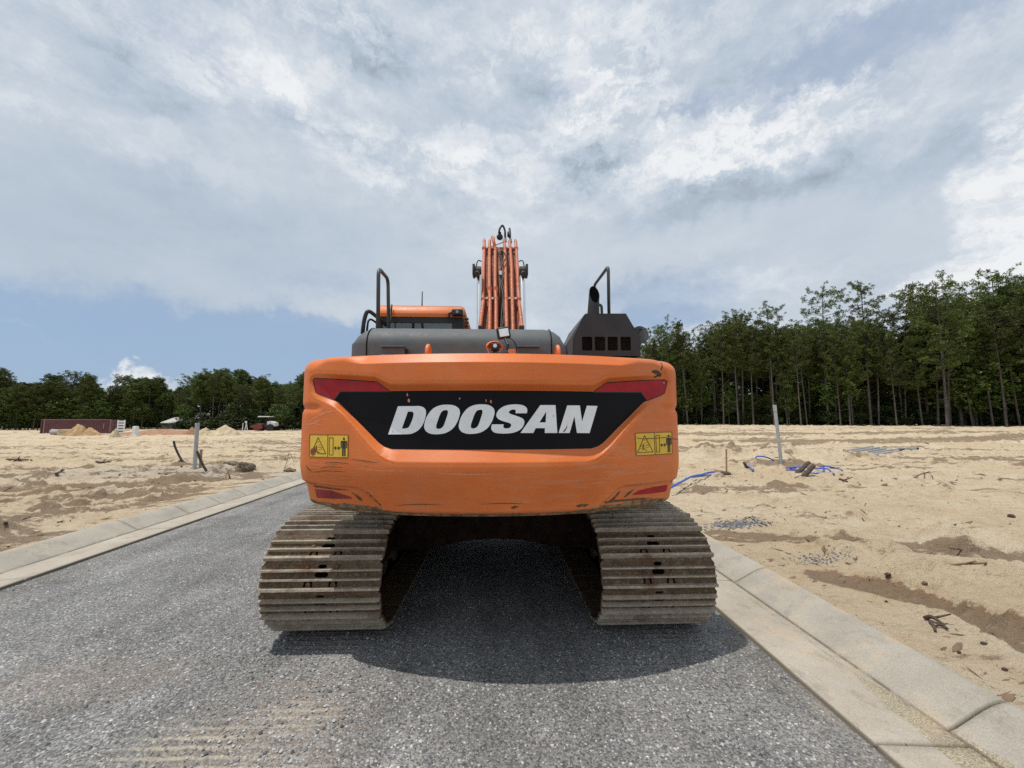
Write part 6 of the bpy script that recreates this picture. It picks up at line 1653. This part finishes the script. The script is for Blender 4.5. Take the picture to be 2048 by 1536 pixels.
def culvert():
    D0 = 62.0; a = on(92, 858, D0); b_ = on(122, 858, D0); z = gz(a.x, D0); m = MB(); r = 0.42
    m.tube([(a.x, D0 + 1, z + r), (b_.x, D0, z + r)], r, 20, caps=False); m.tube([(a.x, D0 + 1, z + r), (b_.x, D0, z + r)], r * .85, 20, caps=False)
    m.tube([(a.x - .05, D0 + 1, z + r), (a.x + .25, D0 + .98, z + r)], r * 1.15, 20, caps=False)
    tag(m.build('culvert_pipe', M['concrete_pipe'], None, smooth=True, org=(a.x, D0, z)), 'grey concrete culvert pipe lying in front of the red container', 'pipe')
    a = on(120, 858, D0); b_ = on(147, 858, D0); m = MB(); m.box2((a.x, D0 - .4, z - .05), (b_.x, D0 + .6, z + .85), bevel=.06); m.box2((a.x + .3, D0 - .42, z + .5), (b_.x - .3, D0 - .401, z + .7))
    tag(m.build('concrete_block', M['pile_pale'], None, org=(a.x, D0, z)), 'pale concrete block between the culvert pipe and the tan pile', 'block')
culvert()
def pile(px0, px1, pytop, D0, label, mat, seed, peak=.5):
    xa = on(px0, 850, D0).x; xb = on(px1, 850, D0).x; w = (xb - xa); zt_ = on((px0 + px1) / 2, pytop, D0).z; xm = (xa + xb) / 2; z0 = gz(xm, D0) - .1
    h = max(zt_ - z0, .5); n = 44; d = w * .55
    u = np.linspace(-1.1, 1.1, n); U, V_ = np.meshgrid(u, u); pk = (peak - .5) * 2
    q = np.sqrt((U - pk * .6 * (1 - np.abs(U))) ** 2 + V_ ** 2); Z = h * np.clip(1 - q, 0, 1) ** 0.9 * (1 + .45 * fbm(U * 2.5 + seed, V_ * 2.5, 4, seed)) + .25 * h * (fbm(U * 5, V_ * 5, 4, seed + 1)) * (q < 1) - .15 * sst(.9, 1.1, q)
    idx = np.arange(n * n).reshape(n, n); f = np.stack([idx[:-1, :-1], idx[:-1, 1:], idx[1:, 1:], idx[1:, :-1]], -1).reshape(-1, 4)
    e_ = bpy.data.objects.new('x', None); 
    o = np_mesh('soil_pile', np.stack([U * w / 2, V_ * d, Z], -1).reshape(-1, 3), f, M[mat], smooth=True); o.location = (xm, D0, z0); tag(o, label, 'soil pile')
pile(137, 180, 847.5, 60, 'peaked tan pile of soil in front of the red container', 'pile_tan', 3, .45); pile(165, 200, 854, 60.5, 'low tan pile of soil right of the peaked one', 'pile_tan', 5, .4)
pile(424, 482, 850, 60, 'rounded pale sand pile far left of the excavator', 'pile_pale', 7, .45); pile(396, 428, 855, 61, 'low pale pile left of the rounded sand pile', 'pile_pale', 9); pile(372, 398, 853, 63, 'reddish pile behind the upright grey pipe', 'pile_red', 11)
pile(222, 242, 857.5, 55, 'small pale heap at the right end of the red container', 'pile_pale', 13)
for px0, px1, py, D0, sd in ((250, 400, 859, 66, 21),):
    pile(px0, px1, py - 1, D0, 'long low reddish bank of soil between the container and the pale piles', 'pile_red', sd)
def marker_box():
    D0 = 58; a = on(264, 858, D0); b_ = on(272, 858, D0); z = gz(a.x, D0); t = on(268, 852.5, D0).z; m = MB(); m.box2((a.x, D0, z - .1), (b_.x, D0 + .5, max(t, z + .62)), bevel=.08); m.box2((a.x - .2, D0 - .1, z - .1), (b_.x + .3, D0 + .6, z + .12), bevel=.03)
    tag(m.build('barrier_block', M['white_paint'], None, org=(a.x, D0, z)), 'pinkish white barrier block right of the white gate', 'barrier')
marker_box()
def survey():
    D0 = 70; z = gz(place(492, D0), D0); e = empty('survey_marker', (place(492, D0), D0, z), 'pale A-shaped survey marker between the sand pile and the roller', 'marker'); ORG[e.name] = Vector((place(492, D0), D0, z))
    for a, b_ in (((489, 862), (492, 845)), ((496, 862), (492, 845)), ((484.5, 862), (485.5, 846))):
        A = on(*a, D0); B = on(*b_, D0); m = MB(); m.cyl((A.x, D0, z - .1), (B.x, D0 + .1, B.z), .06, seg=6); m.build('leg', M['white_paint'], e)
    B = on(492, 844, D0); m = MB(); m.box((B.x, D0, B.z), (.35, .1, .3), bevel=.03); m.build('marker_head', M['white_paint'], e)
survey()
def roller():
    D0 = 84.0; X = lambda px: on(px, 850, D0).x; z = gz(X(530), D0) - .02; Z = lambda py: on(530, py, D0).z
    e = empty('road_roller', (X(530), D0, z), 'road roller with a white canopy and red-brown front standing before the left wood', 'road roller'); ORG[e.name] = Vector((X(530), D0, z))
    m = MB(); m.cyl((X(520), D0 - 1.05, z + .78), (X(520), D0 + 1.05, z + .78), .78, seg=28); m.build('drum', M['machine_red'], e, auto=30)
    m = MB(); m.prism([(X(507), z + .75), (X(510), z + 1.15), (X(516), z + 1.35), (X(530), z + 1.45), (X(532), z + .6), (X(528), z + .45)], D0 - 1.15, D0 - 1.06, 'y'); m.box2((X(507), D0 - 1.05, z + .9), (X(509), D0 + 1.1, z + 1.15)); m.box2((X(514), D0 - 1.05, z + 1.2), (X(530), D0 + 1.1, z + 1.42)); m.build('front_frame', M['machine_red'], e)
    for y in (D0 - 1.0, D0 + 1.0):
        m = MB(); m.cyl((X(546), y - .22, z + .72), (X(546), y + .22, z + .72), .72, seg=24); m.build('wheel', M['black_rubber'], e, auto=30)
    m = MB(); m.prism([(X(538), z + .8), (X(538), z + 2.0), (X(543), z + 2.15), (X(553), z + 1.75), (X(554), z + 1.1), (X(550), z + .9)], D0 - .8, D0 + .8, 'y', bevel=.08); m.build('engine_hood', M['white_paint'], e)
    m = MB(); m.box2((X(526), D0 - .8, z + .8), (X(539), D0 + .8, z + 1.5), bevel=.05); m.box2((X(532), D0 - .3, z + 1.5), (X(536), D0 + .3, z + 2.1), bevel=.05); m.build('platform', M['cylinder_dark'], e)
    for x in (X(523), X(541)):
        for y in (D0 - .75, D0 + .75): m = MB(); m.cyl((x, y, z + 1.3), (x, y, z + 2.95), .05, seg=6); m.build('canopy_post', M['cylinder_dark'], e)
    m = MB(); m.box2((X(520), D0 - .95, z + 2.92), (X(543), D0 + .95, z + 3.12), bevel=.05); m.build('canopy', M['white_paint'], e)
roller()
def house():
    D0 = 96.0; X = lambda px: on(px, 850, D0).x; z = gz(X(345), D0)
    e = empty('house', (X(345), D0, z), 'low pale-roofed house seen through the far left pines', 'house'); ORG[e.name] = Vector((X(345), D0, z))
    ze = on(345, 845, D0).z; zr = on(345, 839.5, D0).z
    m = MB(); m.box2((X(322), D0 + .3, z - .2), (X(372), D0 + 7.7, ze)); m.build('wall', M['wall_dark'], e)
    m = MB(); m.prism([(D0, ze), (D0 + 4, zr + .6), (D0 + 8, ze), (D0 + 8, ze - .15), (D0 + 4, zr + .45), (D0, ze - .15)], X(320), X(374), 'x'); m.build('roof', M['roof_pale'], e)
    m = MB(); m.prism([(X(354), zr + .5), (X(366), zr + 1.9), (X(368), zr + 1.9), (X(358), zr + .5)], D0 + 5, D0 + 7, 'y'); m.build('gable', M['roof_pale'], e)
    m = MB(); m.box2((X(330), D0 + .25, z + .5), (X(338), D0 + .299, ze - .5)); m.build('window', M['cylinder_dark'], e)
house()

# ------------------------------------------------------------------ loose litter and stones nobody could count
def scatter_sticks():
    rng = np.random.default_rng(9); rn = random.Random(9); m = MB()
    V = []; Fc = []
    pos = []
    an = rng.uniform(R(-62), R(64), 30000); ra = 2.6 * np.exp(rng.random(30000) * 2.6); xs = ra * np.sin(an); ys = ra * np.cos(an)
    keep = ~((lipL(ys) - KW - .05 < xs) & (xs < lipR(ys) + KW + .05)) & (rng.random(30000) < 0.35 + 2.4 * fbm(xs / 1.8, ys / 1.2, 3, 200))
    pos = list(zip(xs[keep][:2600].tolist(), ys[keep][:2600].tolist()))
    P = np.array(pos); Z = gz_all(P[:, 0], P[:, 1])[0]
    for (x, y), z in zip(pos, Z):
        d = math.hypot(x, y); L = rn.choice((.02, .03, .04, .06, .10)) * (1 + d * .06) * rn.uniform(.6, 1.4); w = L * rn.uniform(.08, .3) + .002; a = rn.gauss(0.3, .8); h = w * rn.uniform(.3, .8)
        c, s_ = math.cos(a) * L / 2, math.sin(a) * L / 2; nx_, ny_ = -math.sin(a) * w / 2, math.cos(a) * w / 2; k = len(V); t1 = rn.uniform(0, .25) * L
        V += [(x - c, y - s_, z - .002), (x + nx_, y + ny_, z), (x + c, y + s_, z + t1), (x - nx_, y - ny_, z), (x, y, z + h)]
        Fc += [(k, k + 3, k + 4), (k + 3, k + 2, k + 4), (k + 2, k + 1, k + 4), (k + 1, k, k + 4)]
    tag(np_mesh('debris', V, Fc, M['twig_wood']), 'scattered bark and twig litter on the sand', None, None, 'stuff')
scatter_sticks()
def stones(name, gen, n, mats, label, seed, smin, smax):
    rn = random.Random(seed); V = []; Fc = []; Q = [q for q in (gen(rn) for _ in range(n)) if q is not None]
    if Q[0][2] is None:
        zz = gz_all(np.array([q[0] for q in Q]), np.array([q[1] for q in Q]))[0]; Q = [(q[0], q[1], float(k)) for q, k in zip(Q, zz)]
    for x, y, z in Q:
        s_ = smin + (smax - smin) * rn.random() ** 2.5; a = rn.uniform(0, 6.28); k = len(V); h = s_ * rn.uniform(.35, .7); n6 = 5
        top = (x + rn.uniform(-.2, .2) * s_, y + rn.uniform(-.2, .2) * s_, z + h)
        for j in range(n6):
            rr = s_ * rn.uniform(.4, .65); V.append((x + rr * math.cos(a + j * 1.256), y + rr * math.sin(a + j * 1.256), z - .001 + h * rn.uniform(0, .35)))
        V.append(top)
        for j in range(n6): Fc.append((k + j, k + (j + 1) % n6, k + n6))
    return tag(np_mesh(name, V, Fc, mats), label, None, None, 'stuff')
def stonemat(name, lo, hi):
    m_, b, bs = newmat(name); g = b.node('ShaderNodeNewGeometry').outputs['Random Per Island']
    b.put(bs.inputs['Base Color'], b.mix(g, lo, hi)); bs.inputs['Roughness'].default_value = 0.75; bs.inputs['Specular IOR Level'].default_value = .3
stonemat('chip_grey', (0.06, 0.062, 0.066), (0.46, 0.46, 0.455)); stonemat('chip_dark', (0.05, 0.05, 0.055), (0.24, 0.24, 0.25))
def g_road(rn):
    y = 1.3 * math.exp(rn.random() * 2.1); x = rn.uniform(lipL(y) + .02, lipR(y) - .02)
    return (x, y, -.002)
stones('gravel', g_road, 26000, M['chip_grey'], 'loose grey stone chips over the road surface', 4, .006, .022)
def g_patch(px0, px1, py0, py1):
    def f(rn):
        px = rn.gauss((px0 + px1) / 2, (px1 - px0) / 4); py = rn.gauss((py0 + py1) / 2, (py1 - py0) / 4); p = onz(px, py, .12)
        if lipL(p.y) - KW < p.x < lipR(p.y) + KW: return None
        return (p.x, p.y, None)
    return f
stones('gravel', g_patch(1415, 1540, 1046, 1060), 420, M['chip_dark'], 'dark gravel spilled on the sand beside the right track', 5, .015, .05)
stones('gravel', g_patch(1580, 1700, 1108, 1130), 300, M['chip_dark'], 'dark gravel spilled on the sand between the two ruts', 6, .008, .028)
def g_edge(rn):
    y = 1.4 * math.exp(rn.random() * 1.9); sd = rn.random() < .5
    x = (lipR(y) + KW + abs(rn.gauss(0, .12))) if sd else (lipL(y) - KW - abs(rn.gauss(0, .12)))
    return (x, y, None)
stones('gravel', g_edge, 1500, M['sand_soil'], 'crumbs of soil lying along the backs of the kerbs', 7, .006, .022)
def g_gutter(rn):
    y = 1.3 * math.exp(rn.random() * 1.8); sd = rn.random() < .7
    d_ = min(.48, max(.03, rn.gauss(.42, .10))) if rn.random() < .8 else rn.uniform(.03, .8)
    x = lipR(y) + d_ if sd else lipL(y) - d_
    pr = [(0.0, .022), (0.12, .026), (0.25, .018), (0.38, .010), (0.488, .004), (0.54, .020), (0.62, .062), (0.70, .104), (0.76, .128), (0.86, .14)]
    return (x, y, float(np.interp(d_, [p[0] for p in pr], [p[1] for p in pr])))
stones('gravel', g_gutter, 1400, M['pile_pale'], 'fine grit lying in the gutters', 8, .003, .010)
